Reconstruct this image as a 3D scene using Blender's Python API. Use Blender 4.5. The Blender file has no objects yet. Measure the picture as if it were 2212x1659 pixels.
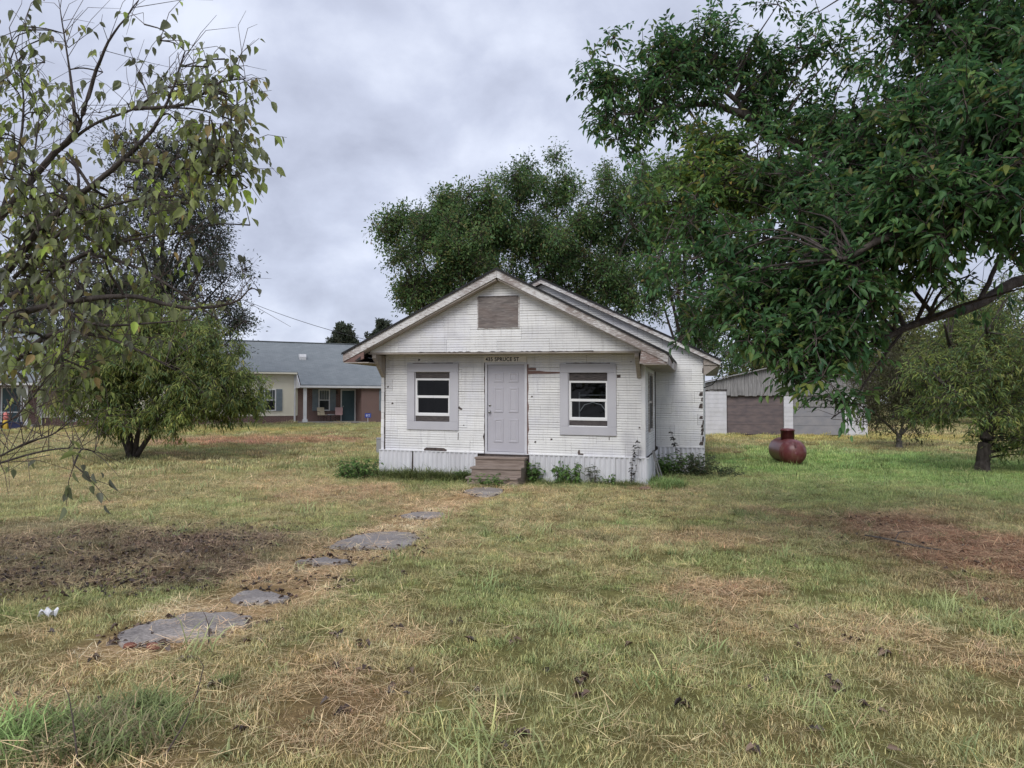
import bpy, math, random
import numpy as np
from mathutils import Vector, Matrix

random.seed(7)
R = np.random.default_rng(11)
sc = bpy.context.scene
col = sc.collection

# ------------------------------------------------------------------ camera
F = 1534.0                       # focal length in pixels of a 2212 x 1659 picture
PITCH = math.atan(40.5 / F)
EYE = np.array([0.0, 0.0, 1.6])
cam_d = bpy.data.cameras.new('camera')
cam = bpy.data.objects.new('camera', cam_d)
col.objects.link(cam)
cam.location = EYE
cam.rotation_euler = (math.pi / 2 + PITCH, 0, 0)
cam_d.sensor_width = 36.0
cam_d.lens = 36.0 * F / 2212.0
cam_d.clip_start = 0.05
cam_d.clip_end = 3000
sc.camera = cam

# ------------------------------------------------------------------ sky, sun, exposure
SUN_EL, SUN_AZ = math.radians(44), math.radians(200)      # behind the camera, a little left
world = bpy.data.worlds.new('World')
sc.world = world
world.use_nodes = True
wn, wl = world.node_tree.nodes, world.node_tree.links
wn.clear()
w_out = wn.new('ShaderNodeOutputWorld')
sky = wn.new('ShaderNodeTexSky')
sky.sky_type = 'NISHITA'
sky.sun_disc = False
sky.sun_elevation = SUN_EL
sky.sun_rotation = SUN_AZ
bg_sky = wn.new('ShaderNodeBackground')
bg_sky.inputs['Strength'].default_value = 0.1
wl.new(sky.outputs[0], bg_sky.inputs['Color'])
tc = wn.new('ShaderNodeTexCoord')
sep = wn.new('ShaderNodeSeparateXYZ')
wl.new(tc.outputs['Generated'], sep.inputs[0])
zz = wn.new('ShaderNodeMath'); zz.operation = 'MAXIMUM'; zz.inputs[1].default_value = 0.0
wl.new(sep.outputs['Z'], zz.inputs[0])
za = wn.new('ShaderNodeMath'); za.operation = 'ADD'; za.inputs[1].default_value = 0.55
wl.new(zz.outputs[0], za.inputs[0])
dx = wn.new('ShaderNodeMath'); dx.operation = 'DIVIDE'
dy = wn.new('ShaderNodeMath'); dy.operation = 'DIVIDE'
wl.new(sep.outputs['X'], dx.inputs[0]); wl.new(za.outputs[0], dx.inputs[1])
wl.new(sep.outputs['Y'], dy.inputs[0]); wl.new(za.outputs[0], dy.inputs[1])
cmb = wn.new('ShaderNodeCombineXYZ')
wl.new(dx.outputs[0], cmb.inputs['X']); wl.new(dy.outputs[0], cmb.inputs['Y'])
def wnoise(scale, detail, rough, dist):
    n = wn.new('ShaderNodeTexNoise')
    n.inputs['Scale'].default_value = scale; n.inputs['Detail'].default_value = detail
    n.inputs['Roughness'].default_value = rough; n.inputs['Distortion'].default_value = dist
    wl.new(cmb.outputs[0], n.inputs['Vector'])
    return n
n1 = wnoise(4.4, 8, 0.55, 0.12)
n2 = wnoise(1.5, 3, 0.5, 0.0)
av = wn.new('ShaderNodeMix'); av.data_type = 'FLOAT'; av.inputs[0].default_value = 0.4
wl.new(n1.outputs['Fac'], av.inputs[2]); wl.new(n2.outputs['Fac'], av.inputs[3])
ramp = wn.new('ShaderNodeValToRGB')
ramp.color_ramp.elements[0].position = 0.38; ramp.color_ramp.elements[0].color = (0.40, 0.43, 0.54, 1)
ramp.color_ramp.elements[1].position = 0.61; ramp.color_ramp.elements[1].color = (0.70, 0.745, 0.87, 1)
e = ramp.color_ramp.elements.new(0.49); e.color = (0.52, 0.56, 0.69, 1)
wl.new(av.outputs[0], ramp.inputs[0])
bg_cl = wn.new('ShaderNodeBackground'); bg_cl.inputs['Strength'].default_value = 0.93
wl.new(ramp.outputs[0], bg_cl.inputs['Color'])
mixs = wn.new('ShaderNodeMixShader'); mixs.inputs[0].default_value = 0.92
wl.new(bg_sky.outputs[0], mixs.inputs[1]); wl.new(bg_cl.outputs[0], mixs.inputs[2])
wl.new(mixs.outputs[0], w_out.inputs['Surface'])

sun_d = bpy.data.lights.new('sun', 'SUN')
sun_d.energy = 1.5
sun_d.angle = math.radians(35)
sun_d.color = (1.0, 0.97, 0.92)
sun = bpy.data.objects.new('sun', sun_d)
col.objects.link(sun)
sdir = Vector((math.sin(SUN_AZ) * math.cos(SUN_EL), math.cos(SUN_AZ) * math.cos(SUN_EL), math.sin(SUN_EL)))
sun.rotation_euler = sdir.to_track_quat('Z', 'Y').to_euler()

sc.view_settings.view_transform = 'Standard'
sc.view_settings.look = 'None'
sc.view_settings.gamma = 1.0
sc.view_settings.use_curve_mapping = False
sc.view_settings.exposure = 0.45
sc.cycles.max_bounces = 6
sc.cycles.transparent_max_bounces = 8

# ------------------------------------------------------------------ pixels to places
def ray(px, py):
    u = -(py - 829.5) / F
    return np.array([(px - 1106) / F, math.cos(PITCH) - math.sin(PITCH) * u, math.sin(PITCH) + math.cos(PITCH) * u])
def at(px, py, Y):
    r = ray(px, py)
    return EYE + r * (Y / r[1])

# terrain height
_ty = np.array([-60, 0, 4, 8, 12, 16, 19, 22, 28, 34, 49, 70, 3000.])
_tz = np.array([.06, .0, -.02, -.08, -.18, -.25, -.24, -.19, -.03, .14, .26, .3, .3])
_fy = np.arange(-60, 120, .25)
_fz = np.interp(_fy, _ty, _tz)
_k = np.hanning(17); _k /= _k.sum()
_fz = np.convolve(np.pad(_fz, 8, mode='edge'), _k, mode='valid')

_grid = R.random((64, 64))
def vnoise(x, y, s, o=0.0):
    x = np.asarray(x, float) * s + o * 7.31 + 1000; y = np.asarray(y, float) * s + o * 3.17 + 1000
    xi = np.floor(x).astype(int); yi = np.floor(y).astype(int)
    fx = x - xi; fy = y - yi
    fx = fx * fx * (3 - 2 * fx); fy = fy * fy * (3 - 2 * fy)
    g = lambda a, b: _grid[a % 64, b % 64]
    return (g(xi, yi) * (1 - fx) + g(xi + 1, yi) * fx) * (1 - fy) + (g(xi, yi + 1) * (1 - fx) + g(xi + 1, yi + 1) * fx) * fy
def fbm(x, y, s, o=0.0, n=4):
    t = 0; a = 1; w = 0
    for i in range(n):
        t = t + a * vnoise(x, y, s * 2 ** i, o + i * 1.7); w += a; a *= .55
    return t / w
def gz(x, y):
    z = np.interp(y, _fy, _fz)
    fade = np.clip((np.asarray(y, float) - 1) / 6, .25, 1) * np.clip((70 - np.asarray(y, float)) / 20, 0, 1)
    return z + (fbm(x, y, .35, 2, 2) - .5) * .05 * fade + (vnoise(x, y, 2.3, 5) - .5) * .02 * fade
def G(px, py):
    r = ray(px, py); z = -.1
    for _ in range(12):
        t = (z - EYE[2]) / r[2]; P = EYE + r * t
        z = float(gz(P[0], P[1]))
    return np.array([P[0], P[1], z])

# ------------------------------------------------------------------ materials
def new_mat(name):
    m = bpy.data.materials.new(name); m.use_nodes = True
    n, l = m.node_tree.nodes, m.node_tree.links
    return m, n, l, n['Principled BSDF']
def c4(c): return (c[0], c[1], c[2], 1.0)
def coords(n, l, scale=(1, 1, 1), kind='Object', swap=False):
    t = n.new('ShaderNodeTexCoord')
    src = t.outputs[kind]
    mp = n.new('ShaderNodeMapping'); mp.inputs['Scale'].default_value = scale
    if swap:
        s = n.new('ShaderNodeSeparateXYZ'); l.new(src, s.inputs[0])
        add = n.new('ShaderNodeMath'); add.operation = 'ADD'
        l.new(s.outputs['X'], add.inputs[0]); l.new(s.outputs['Y'], add.inputs[1])
        c = n.new('ShaderNodeCombineXYZ')
        l.new(add.outputs[0], c.inputs['X']); l.new(s.outputs['Z'], c.inputs['Y'])
        src = c.outputs[0]
    l.new(src, mp.inputs['Vector'])
    return mp.outputs[0]
def noise(n, l, vec, scale, detail=6, rough=.55, dist=0.0):
    t = n.new('ShaderNodeTexNoise')
    t.inputs['Scale'].default_value = scale; t.inputs['Detail'].default_value = detail
    t.inputs['Roughness'].default_value = rough; t.inputs['Distortion'].default_value = dist
    l.new(vec, t.inputs['Vector'])
    return t.outputs['Fac']
def ramp_(n, l, fac, stops):
    r = n.new('ShaderNodeValToRGB'); cr = r.color_ramp
    while len(cr.elements) < len(stops): cr.elements.new(.5)
    for e, (p, c) in zip(cr.elements, stops): e.position = p; e.color = c4(c) if len(c) == 3 else c
    l.new(fac, r.inputs[0])
    return r.outputs[0]
def mixc(n, l, fac, a, b, mode='MIX'):
    m = n.new('ShaderNodeMix'); m.data_type = 'RGBA'; m.blend_type = mode
    for s, v in ((0, fac), (6, a), (7, b)):
        if hasattr(v, 'links'): l.new(v, m.inputs[s])
        elif s == 0: m.inputs[0].default_value = v
        else: m.inputs[s].default_value = c4(v)
    return m.outputs[2]
def bump(n, l, b, h, strength=.3, dist=.01):
    bp = n.new('ShaderNodeBump'); bp.inputs['Strength'].default_value = strength; bp.inputs['Distance'].default_value = dist
    l.new(h, bp.inputs['Height']); l.new(bp.outputs[0], b.inputs['Normal'])

def simple(name, c1, c2=None, scale=6, rough=.7, metal=0, bmp=.2, bdist=.005, stretch=(1, 1, 1), lo=.35, hi=.65, spec=.3):
    m, n, l, b = new_mat(name)
    v = coords(n, l, stretch)
    f = noise(n, l, v, scale)
    l.new(ramp_(n, l, f, [(lo, c1), (hi, c2 or tuple(x * .8 for x in c1))]), b.inputs['Base Color'])
    b.inputs['Roughness'].default_value = rough; b.inputs['Metallic'].default_value = metal
    b.inputs['Specular IOR Level'].default_value = spec
    if bmp: bump(n, l, b, noise(n, l, v, scale * 5), bmp, bdist)
    return m

def siding_mat():
    m, n, l, b = new_mat('painted_siding')
    v = coords(n, l)
    big = noise(n, l, v, .9, 5, .6)
    base = ramp_(n, l, big, [(.3, (.70, .695, .69)), (.5, (.82, .815, .80)), (.7, (.76, .76, .80))])
    vs = coords(n, l, (14, 14, .9))
    streak = noise(n, l, vs, 1.5, 6, .65)
    base = mixc(n, l, ramp_(n, l, streak, [(.53, (0, 0, 0)), (.78, (.45, .45, .45))]), base, (.40, .385, .38))
    vg = coords(n, l, (2.5, 2.5, 40))
    fine = noise(n, l, vg, 3, 6, .7)
    base = mixc(n, l, ramp_(n, l, fine, [(.55, (0, 0, 0)), (.8, (.65, .65, .65))]), base, (.30, .29, .29))
    sp = noise(n, l, v, 30, 4, .7)
    base = mixc(n, l, ramp_(n, l, sp, [(.63, (0, 0, 0)), (.72, (.7, .7, .7))]), base, (.22, .205, .195))
    patch = noise(n, l, v, .55, 4, .6, .4)
    base = mixc(n, l, ramp_(n, l, patch, [(.57, (0, 0, 0)), (.70, (.55, .55, .55))]), base, (.42, .41, .45))
    info = n.new('ShaderNodeObjectInfo')
    base = mixc(n, l, 1.0, base, ramp_(n, l, info.outputs['Random'], [(0, (.86, .86, .87)), (1, (1, 1, 1))]), 'MULTIPLY')
    l.new(base, b.inputs['Base Color'])
    b.inputs['Roughness'].default_value = .6; b.inputs['Specular IOR Level'].default_value = .25
    bump(n, l, b, noise(n, l, vg, 8, 5, .6), .35, .004)
    return m
def peel_mat(name, paint, wood, wood2, grain=(1.5, 12, 12), amt=.5, scale=3):
    m, n, l, b = new_mat(name)
    v = coords(n, l, grain)
    f = noise(n, l, v, scale, 8, .68, .3)
    v2 = coords(n, l)
    big = noise(n, l, v2, 1.1, 3, .5)
    ad = n.new('ShaderNodeMath'); ad.operation = 'MULTIPLY_ADD'; ad.inputs[1].default_value = .5
    l.new(big, ad.inputs[0]); l.new(f, ad.inputs[2])
    w = ramp_(n, l, noise(n, l, v, scale * 3, 6), [(.3, wood), (.7, wood2)])
    fac = ramp_(n, l, ad.outputs[0], [(amt - .04 + .25, (0, 0, 0)), (amt + .05 + .25, (1, 1, 1))])
    l.new(mixc(n, l, fac, paint, w), b.inputs['Base Color'])
    b.inputs['Roughness'].default_value = .75; b.inputs['Specular IOR Level'].default_value = .2
    bump(n, l, b, f, .5, .006)
    return m
def glass_mat():
    m, n, l, b = new_mat('window_glass')
    out = n['Material Output']
    tr = n.new('ShaderNodeBsdfTransparent'); tr.inputs[0].default_value = (.62, .66, .68, 1)
    gl = n.new('ShaderNodeBsdfGlossy'); gl.inputs['Roughness'].default_value = .015
    gl.inputs[0].default_value = (1, 1, 1, 1)
    v = coords(n, l)
    bp = n.new('ShaderNodeBump'); bp.inputs['Strength'].default_value = .04; bp.inputs['Distance'].default_value = .02
    l.new(noise(n, l, v, 3, 2), bp.inputs['Height']); l.new(bp.outputs[0], gl.inputs['Normal'])
    fr = n.new('ShaderNodeFresnel'); fr.inputs[0].default_value = 1.34
    mx = n.new('ShaderNodeMixShader')
    l.new(fr.outputs[0], mx.inputs[0]); l.new(tr.outputs[0], mx.inputs[1]); l.new(gl.outputs[0], mx.inputs[2])
    l.new(mx.outputs[0], out.inputs['Surface'])
    n.remove(b)
    return m
def leaf_mat(name, trans=.5, rough=.45, kind='GEOMETRY', spec=.35):
    m, n, l, b = new_mat(name)
    a = n.new('ShaderNodeAttribute'); a.attribute_name = 'tint'; a.attribute_type = kind
    c = a.outputs['Color']
    if kind == 'INSTANCER':
        s = n.new('ShaderNodeAttribute'); s.attribute_name = 'shade'; s.attribute_type = 'GEOMETRY'
        c = mixc(n, l, 1.0, c, s.outputs['Color'], 'MULTIPLY')
    l.new(c, b.inputs['Base Color'])
    b.inputs['Roughness'].default_value = rough; b.inputs['Specular IOR Level'].default_value = spec
    t = n.new('ShaderNodeBsdfTranslucent'); l.new(c, t.inputs[0])
    mx = n.new('ShaderNodeMixShader'); mx.inputs[0].default_value = trans
    l.new(b.outputs[0], mx.inputs[1]); l.new(t.outputs[0], mx.inputs[2])
    l.new(mx.outputs[0], n['Material Output'].inputs['Surface'])
    return m
def brick_mat():
    m, n, l, b = new_mat('red_brick')
    v = coords(n, l, (1, 1, 1), swap=True)
    t = n.new('ShaderNodeTexBrick')
    t.inputs['Scale'].default_value = 1.0
    t.inputs['Brick Width'].default_value = .22; t.inputs['Row Height'].default_value = .075; t.inputs['Mortar Size'].default_value = .013
    t.inputs['Color1'].default_value = (.105, .05, .045, 1); t.inputs['Color2'].default_value = (.165, .078, .066, 1)
    t.inputs['Mortar'].default_value = (.34, .28, .25, 1)
    l.new(v, t.inputs['Vector'])
    l.new(mixc(n, l, .35, t.outputs['Color'], ramp_(n, l, noise(n, l, v, 3), [(.3, (.09, .045, .042)), (.7, (.19, .10, .085))])), b.inputs['Base Color'])
    b.inputs['Roughness'].default_value = .85
    bump(n, l, b, t.outputs['Fac'], -.5, .01)
    return m
def ground_mat():
    m, n, l, b = new_mat('lawn_soil')
    a = n.new('ShaderNodeAttribute'); a.attribute_name = 'tint'
    v = coords(n, l)
    f = noise(n, l, v, 9, 8, .7)
    f2 = noise(n, l, v, 60, 6, .7)
    c = mixc(n, l, 1.0, a.outputs['Color'], ramp_(n, l, f, [(.3, (.45, .42, .38)), (.7, (1.05, 1.05, 1.0))]), 'MULTIPLY')
    c = mixc(n, l, 1.0, c, ramp_(n, l, f2, [(.3, (.5, .48, .44)), (.7, (1.25, 1.2, 1.1))]), 'MULTIPLY')
    l.new(c, b.inputs['Base Color'])
    b.inputs['Roughness'].default_value = .95; b.inputs['Specular IOR Level'].default_value = .1
    bump(n, l, b, f2, .8, .03)
    return m
def shingle_mat():
    m, n, l, b = new_mat('grey_green_shingles')
    v = coords(n, l, (1, 1, 1))
    t = n.new('ShaderNodeTexBrick'); t.inputs['Scale'].default_value = 1
    t.inputs['Brick Width'].default_value = .33; t.inputs['Row Height'].default_value = .14; t.inputs['Mortar Size'].default_value = .006
    t.inputs['Color1'].default_value = (.17, .19, .205, 1); t.inputs['Color2'].default_value = (.22, .24, .255, 1); t.inputs['Mortar'].default_value = (.08, .10, .11, 1)
    l.new(v, t.inputs['Vector'])
    l.new(mixc(n, l, .4, t.outputs['Color'], ramp_(n, l, noise(n, l, v, 1.2, 6, .7), [(.3, (.155, .175, .19)), (.7, (.25, .275, .285))])), b.inputs['Base Color'])
    b.inputs['Roughness'].default_value = .9
    return m
def concrete_mat():
    m, n, l, b = new_mat('wet_concrete')
    v = coords(n, l)
    f = noise(n, l, v, 2.2, 8, .65)
    g = noise(n, l, v, 45, 6, .75)
    c = ramp_(n, l, f, [(.3, (.17, .15, .14)), (.5, (.30, .27, .25)), (.7, (.46, .425, .40))])
    c = mixc(n, l, 1.0, c, ramp_(n, l, g, [(.35, (.45, .43, .42)), (.62, (1.2, 1.18, 1.16))]), 'MULTIPLY')
    l.new(c, b.inputs['Base Color'])
    l.new(ramp_(n, l, f, [(.35, (.42, .42, .42)), (.6, (.8, .8, .8))]), b.inputs['Roughness'])
    bump(n, l, b, g, .5, .006)
    return m
def tank_mat():
    m, n, l, b = new_mat('rusty_red_tank_paint')
    v = coords(n, l)
    f = noise(n, l, v, 2.5, 7, .65)
    c = ramp_(n, l, f, [(.3, (.075, .022, .022)), (.5, (.125, .026, .03)), (.7, (.17, .07, .055))])
    vs = coords(n, l, (6, 6, .6))
    c = mixc(n, l, ramp_(n, l, noise(n, l, vs, 2, 6, .7), [(.55, (0, 0, 0)), (.8, (.7, .7, .7))]), c, (.30, .20, .17))
    l.new(c, b.inputs['Base Color'])
    b.inputs['Roughness'].default_value = .38
    bump(n, l, b, noise(n, l, v, 40), .15, .003)
    return m

M = {}
M['siding'] = siding_mat()
M['peel'] = peel_mat('peeling_white_board', (.68, .67, .66), (.22, .18, .165), (.36, .31, .29), (2.5, 26, 26), .50)
M['peel_heavy'] = peel_mat('weathered_brown_board', (.60, .58, .57), (.20, .14, .125), (.34, .26, .23), (2.5, 22, 22), .47)
M['soffit'] = simple('weathered_soffit_board', (.42, .38, .34), (.27, .23, .20), 3, .85, stretch=(1, 8, 1))
M['sheathing'] = simple('exposed_sheathing', (.05, .042, .04), (.11, .085, .075), 14, .9)
M['brown_wood'] = simple('bare_brown_wood', (.23, .145, .125), (.14, .085, .075), 4, .85, stretch=(1, 10, 10))
M['tarpaper'] = simple('dark_roof_edge', (.085, .083, .088), (.12, .118, .12), 8, .95)
M['skirt'] = simple('white_corrugated_metal', (.70, .70, .73), (.58, .575, .60), 2.2, .45, bmp=.15, bdist=.01, stretch=(1, 1, .4))
M['casing'] = simple('grey_primed_board', (.46, .455, .49), (.51, .505, .54), 1.5, .55, bmp=.05)
M['sash'] = simple('white_vinyl', (.78, .78, .78), (.72, .72, .73), 3, .35, bmp=.03)
M['ply_dark'] = simple('weathered_plywood_strip', (.045, .04, .042), (.12, .105, .10), 5, .85, stretch=(1.5, 8, 14))
M['ply'] = None
M['door'] = simple('grey_lavender_door', (.43, .42, .46), (.46, .45, .49), 2, .42, bmp=.04, spec=.4)
M['door_frame'] = simple('pale_door_frame', (.62, .62, .66), (.54, .54, .57), 4, .5, bmp=.08)
M['steps'] = simple('weathered_step_board', (.20, .155, .13), (.30, .245, .21), 3.5, .8, bmp=.4, stretch=(1, 9, 9))
M['sign'] = simple('dirty_white_sign', (.80, .77, .73), (.68, .65, .61), 9, .7)
M['ink'] = simple('dark_letter_paint', (.008, .008, .012), (.015, .015, .02), 20, .7)
M['metal'] = simple('brushed_metal', (.6, .6, .6), (.5, .5, .5), 10, .28, metal=1, bmp=.02)
M['interior'] = simple('dim_interior_wall', (.12, .11, .105), (.09, .085, .08), 2, .9)
M['glass'] = glass_mat()
M['black'] = simple('black_rubber', (.02, .02, .022), (.035, .035, .035), 10, .6)
M['white_metal'] = simple('white_painted_metal', (.72, .72, .74), (.64, .64, .66), 4, .4, bmp=.04)
M['vinyl'] = simple('cream_vinyl_siding', (.74, .70, .58), (.79, .75, .63), 1.2, .6, bmp=.05)
M['brick'] = brick_mat()
M['shingle'] = shingle_mat()
M['shutter'] = simple('slate_blue_shutter', (.19, .23, .26), (.23, .27, .30), 5, .6)
M['teal_door'] = simple('dark_teal_door', (.06, .10, .115), (.075, .12, .135), 3, .4, bmp=.03)
M['curtain'] = simple('pale_curtain', (.42, .42, .41), (.34, .34, .34), 8, .9, stretch=(6, 6, .4))
M['concrete'] = concrete_mat()
M['conc_plain'] = simple('pale_concrete', (.33, .31, .29), (.25, .235, .22), 4, .85)
M['block'] = simple('whitewashed_block', (.66, .655, .69), (.56, .555, .57), 2.5, .8, bmp=.3)
M['old_plank'] = simple('silvered_plank', (.16, .155, .155), (.33, .32, .315), 3, .9, bmp=.4, stretch=(9, 9, .9), lo=.3, hi=.7)
M['shed_door'] = simple('rusty_brown_door', (.12, .10, .105), (.185, .145, .14), 2.5, .7, stretch=(1, 1, 3))
M['shed_door2'] = simple('faded_grey_door', (.24, .24, .26), (.30, .29, .30), 3, .8)
M['tank'] = tank_mat()
M['bark'] = simple('dark_bark', (.045, .036, .032), (.095, .08, .072), 9, .95, bmp=.8, bdist=.02, stretch=(2, 2, .5))
M['bark_grey'] = simple('grey_bark', (.09, .082, .075), (.17, .155, .14), 9, .95, bmp=.7, bdist=.02, stretch=(2, 2, .5))
M['twig'] = simple('brown_twig', (.07, .055, .05), (.12, .09, .08), 20, .9, bmp=0)
M['leaf'] = leaf_mat('leaf_surface')
M['leaf_gloss'] = leaf_mat('glossy_leaf_surface', .48, .45, spec=.35)
M['litter'] = leaf_mat('dead_leaf_surface', .1, .6)
M['blade'] = leaf_mat('grass_blade_surface', .3, .6, 'INSTANCER', .2)
M['ground'] = ground_mat()
M['paper'] = simple('white_plastic_litter', (.75, .75, .77), (.66, .66, .68), 9, .5)
M['redbrick'] = simple('brick_chunk', (.24, .10, .07), (.16, .06, .045), 15, .9)
M['blue_sign'] = simple('blue_sign_face', (.03, .08, .42), (.035, .09, .46), 3, .4, bmp=0)
M['beige_plastic'] = simple('cream_chair_shell', (.58, .50, .36), (.62, .54, .40), 3, .5, bmp=0)
M['pink_plastic'] = simple('pink_chair_shell', (.52, .33, .32), (.56, .37, .36), 3, .5, bmp=0)
M['blue_dark'] = simple('dark_blue_plastic', (.03, .035, .09), (.04, .045, .11), 3, .5, bmp=0)
M['yellow'] = simple('yellow_plastic', (.62, .42, .06), (.66, .46, .08), 3, .5, bmp=0)
M['pinkred'] = simple('pink_red_plastic', (.55, .15, .14), (.6, .2, .18), 3, .5, bmp=0)
M['grey_box'] = simple('grey_utility_enamel', (.34, .34, .355), (.30, .30, .31), 3, .5, bmp=.03)
M['tar'] = simple('black_drip_edge', (.02, .02, .022), (.035, .034, .036), 9, .9)
M['clay'] = simple('terracotta', (.22, .13, .10), (.28, .18, .14), 8, .85)

def ply_mat():
    m, n, l, b = new_mat('weathered_gable_plywood')
    v = coords(n, l, (1.3, 1, 9))
    f = noise(n, l, v, 3.2, 8, .65, .8)
    c = ramp_(n, l, f, [(.3, (.09, .08, .078)), (.5, (.19, .165, .155)), (.7, (.30, .27, .25))])
    v2 = coords(n, l, (.4, 1, 1))
    f2 = noise(n, l, v2, 2.6, 3, .5)
    c = mixc(n, l, ramp_(n, l, f2, [(.52, (0, 0, 0)), (.6, (.35, .35, .35))]), c, (.17, .125, .11))
    l.new(c, b.inputs['Base Color']); b.inputs['Roughness'].default_value = .9
    bump(n, l, b, f, .4, .005)
    return m
M['ply'] = ply_mat()

# ------------------------------------------------------------------ mesh helpers
class MB:
    def __init__(s, shear=0.0): s.v = []; s.f = []; s.k = shear
    def add(s, vs, fs):
        o = len(s.v); s.v += [tuple(p) for p in vs]; s.f += [tuple(i + o for i in f) for f in fs]; return s
    def box(s, x0, x1, y0, y1, z0, z1):
        return s.add([(x0, y0, z0), (x1, y0, z0), (x1, y1, z0), (x0, y1, z0), (x0, y0, z1), (x1, y0, z1), (x1, y1, z1), (x0, y1, z1)],
                     [(0, 3, 2, 1), (4, 5, 6, 7), (0, 1, 5, 4), (1, 2, 6, 5), (2, 3, 7, 6), (3, 0, 4, 7)])
    def prism_xz(s, poly, y0, y1):           # polygon in x-z, counter-clockwise seen from -y, pushed along y
        n = len(poly)
        vs = [(x, y0, z) for x, z in poly] + [(x, y1, z) for x, z in poly]
        return s.add(vs, [tuple(range(n)), tuple(range(2 * n - 1, n - 1, -1))] + [(i, i + n, (i + 1) % n + n, (i + 1) % n) for i in range(n)])
    def prism_xy(s, poly, z0, z1):
        n = len(poly)
        vs = [(x, y, z0) for x, y in poly] + [(x, y, z1) for x, y in poly]
        return s.add(vs, [tuple(range(n - 1, -1, -1)), tuple(range(n, 2 * n))] + [(i, (i + 1) % n, (i + 1) % n + n, i + n) for i in range(n)])
    def prism_yz(s, poly, x0, x1):
        n = len(poly)
        vs = [(x0, y, z) for y, z in poly] + [(x1, y, z) for y, z in poly]
        return s.add(vs, [tuple(range(n - 1, -1, -1)), tuple(range(n, 2 * n))] + [(i, (i + 1) % n, (i + 1) % n + n, i + n) for i in range(n)])
    def tube(s, pts, rad, sides=8, cap=True):
        pts = [np.array(p, float) for p in pts]; n = len(pts)
        if not hasattr(rad, '__len__'): rad = [rad] * n
        vs = []; up = np.array([.13, .21, .97])
        for i, p in enumerate(pts):
            d = pts[min(i + 1, n - 1)] - pts[max(i - 1, 0)]; d = d / (np.linalg.norm(d) + 1e-9)
            a = np.cross(d, up)
            if np.linalg.norm(a) < .2: a = np.cross(d, [1., 0, 0])
            a /= np.linalg.norm(a); b = np.cross(d, a)
            for j in range(sides):
                t = 2 * math.pi * j / sides
                vs.append(p + rad[i] * (a * math.cos(t) + b * math.sin(t)))
        fs = [(i * sides + j, i * sides + (j + 1) % sides, (i + 1) * sides + (j + 1) % sides, (i + 1) * sides + j) for i in range(n - 1) for j in range(sides)]
        if cap: fs += [tuple(range(sides - 1, -1, -1)), tuple((n - 1) * sides + j for j in range(sides))]
        return s.add(vs, fs)
    def lathe(s, prof, sides=20, axis='z', origin=(0, 0, 0)):
        vs = []; n = len(prof)
        for r, h in prof:
            for j in range(sides):
                t = 2 * math.pi * j / sides; a, b = r * math.cos(t), r * math.sin(t)
                p = (a, b, h) if axis == 'z' else ((h, a, b) if axis == 'x' else (b, h, a))
                vs.append((p[0] + origin[0], p[1] + origin[1], p[2] + origin[2]))
        fs = [(i * sides + j, i * sides + (j + 1) % sides, (i + 1) * sides + (j + 1) % sides, (i + 1) * sides + j) for i in range(n - 1) for j in range(sides)]
        fs += [tuple(range(sides - 1, -1, -1)), tuple((n - 1) * sides + j for j in range(sides))]
        return s.add(vs, fs)
    def build(s, name, mat, parent=None, smooth=False, bevel=0, origin=None):
        me = bpy.data.meshes.new(name)
        vs = s.v if not s.k else [(x, y, z - s.k * x) for x, y, z in s.v]
        if origin is not None: vs = [(x - origin[0], y - origin[1], z - origin[2]) for x, y, z in vs]
        me.from_pydata(vs, [], s.f); me.materials.append(M[mat] if isinstance(mat, str) else mat)
        if smooth: me.polygons.foreach_set('use_smooth', [True] * len(me.polygons))
        me.update()
        o = bpy.data.objects.new(name, me); col.objects.link(o)
        if parent is not None: o.parent = parent
        if origin is not None: o.location = origin
        if bevel:
            b = o.modifiers.new('edge', 'BEVEL'); b.width = bevel; b.segments = 1; b.limit_method = 'ANGLE'
        return o
def tag(o, label=None, cat=None, group=None, kind=None):
    if label: o['label'] = label
    if cat: o['category'] = cat
    if group: o['group'] = group
    if kind: o['kind'] = kind
    return o
def empty(name, loc, rz=0.0):
    o = bpy.data.objects.new(name, None); col.objects.link(o)
    o.location = loc; o.rotation_euler = (0, 0, rz); o.empty_display_size = .2
    return o
def np_mesh(name, v, f, mat, parent=None, tint=None, smooth=False, attr='tint'):
    """v (n,3); f: array (m,k) of equal-sized faces"""
    me = bpy.data.meshes.new(name)
    f = np.asarray(f, np.int32); m, k = f.shape
    me.vertices.add(len(v)); me.vertices.foreach_set('co', np.asarray(v, np.float32).ravel())
    me.loops.add(m * k); me.loops.foreach_set('vertex_index', f.ravel())
    me.polygons.add(m)
    me.polygons.foreach_set('loop_start', np.arange(0, m * k, k, dtype=np.int32))
    me.polygons.foreach_set('loop_total', np.full(m, k, np.int32))
    if smooth: me.polygons.foreach_set('use_smooth', np.ones(m, bool))
    me.update(calc_edges=True); me.validate()
    if tint is not None:
        a = me.attributes.new(attr, 'FLOAT_COLOR', 'POINT')
        t = np.ones((len(v), 4), np.float32); t[:, :3] = tint
        a.data.foreach_set('color', t.ravel())
    me.materials.append(M[mat] if isinstance(mat, str) else mat)
    o = bpy.data.objects.new(name, me); col.objects.link(o)
    if parent is not None: o.parent = parent
    return o
def unit(a):
    return a / (np.linalg.norm(a, axis=-1, keepdims=True) + 1e-9)
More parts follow.
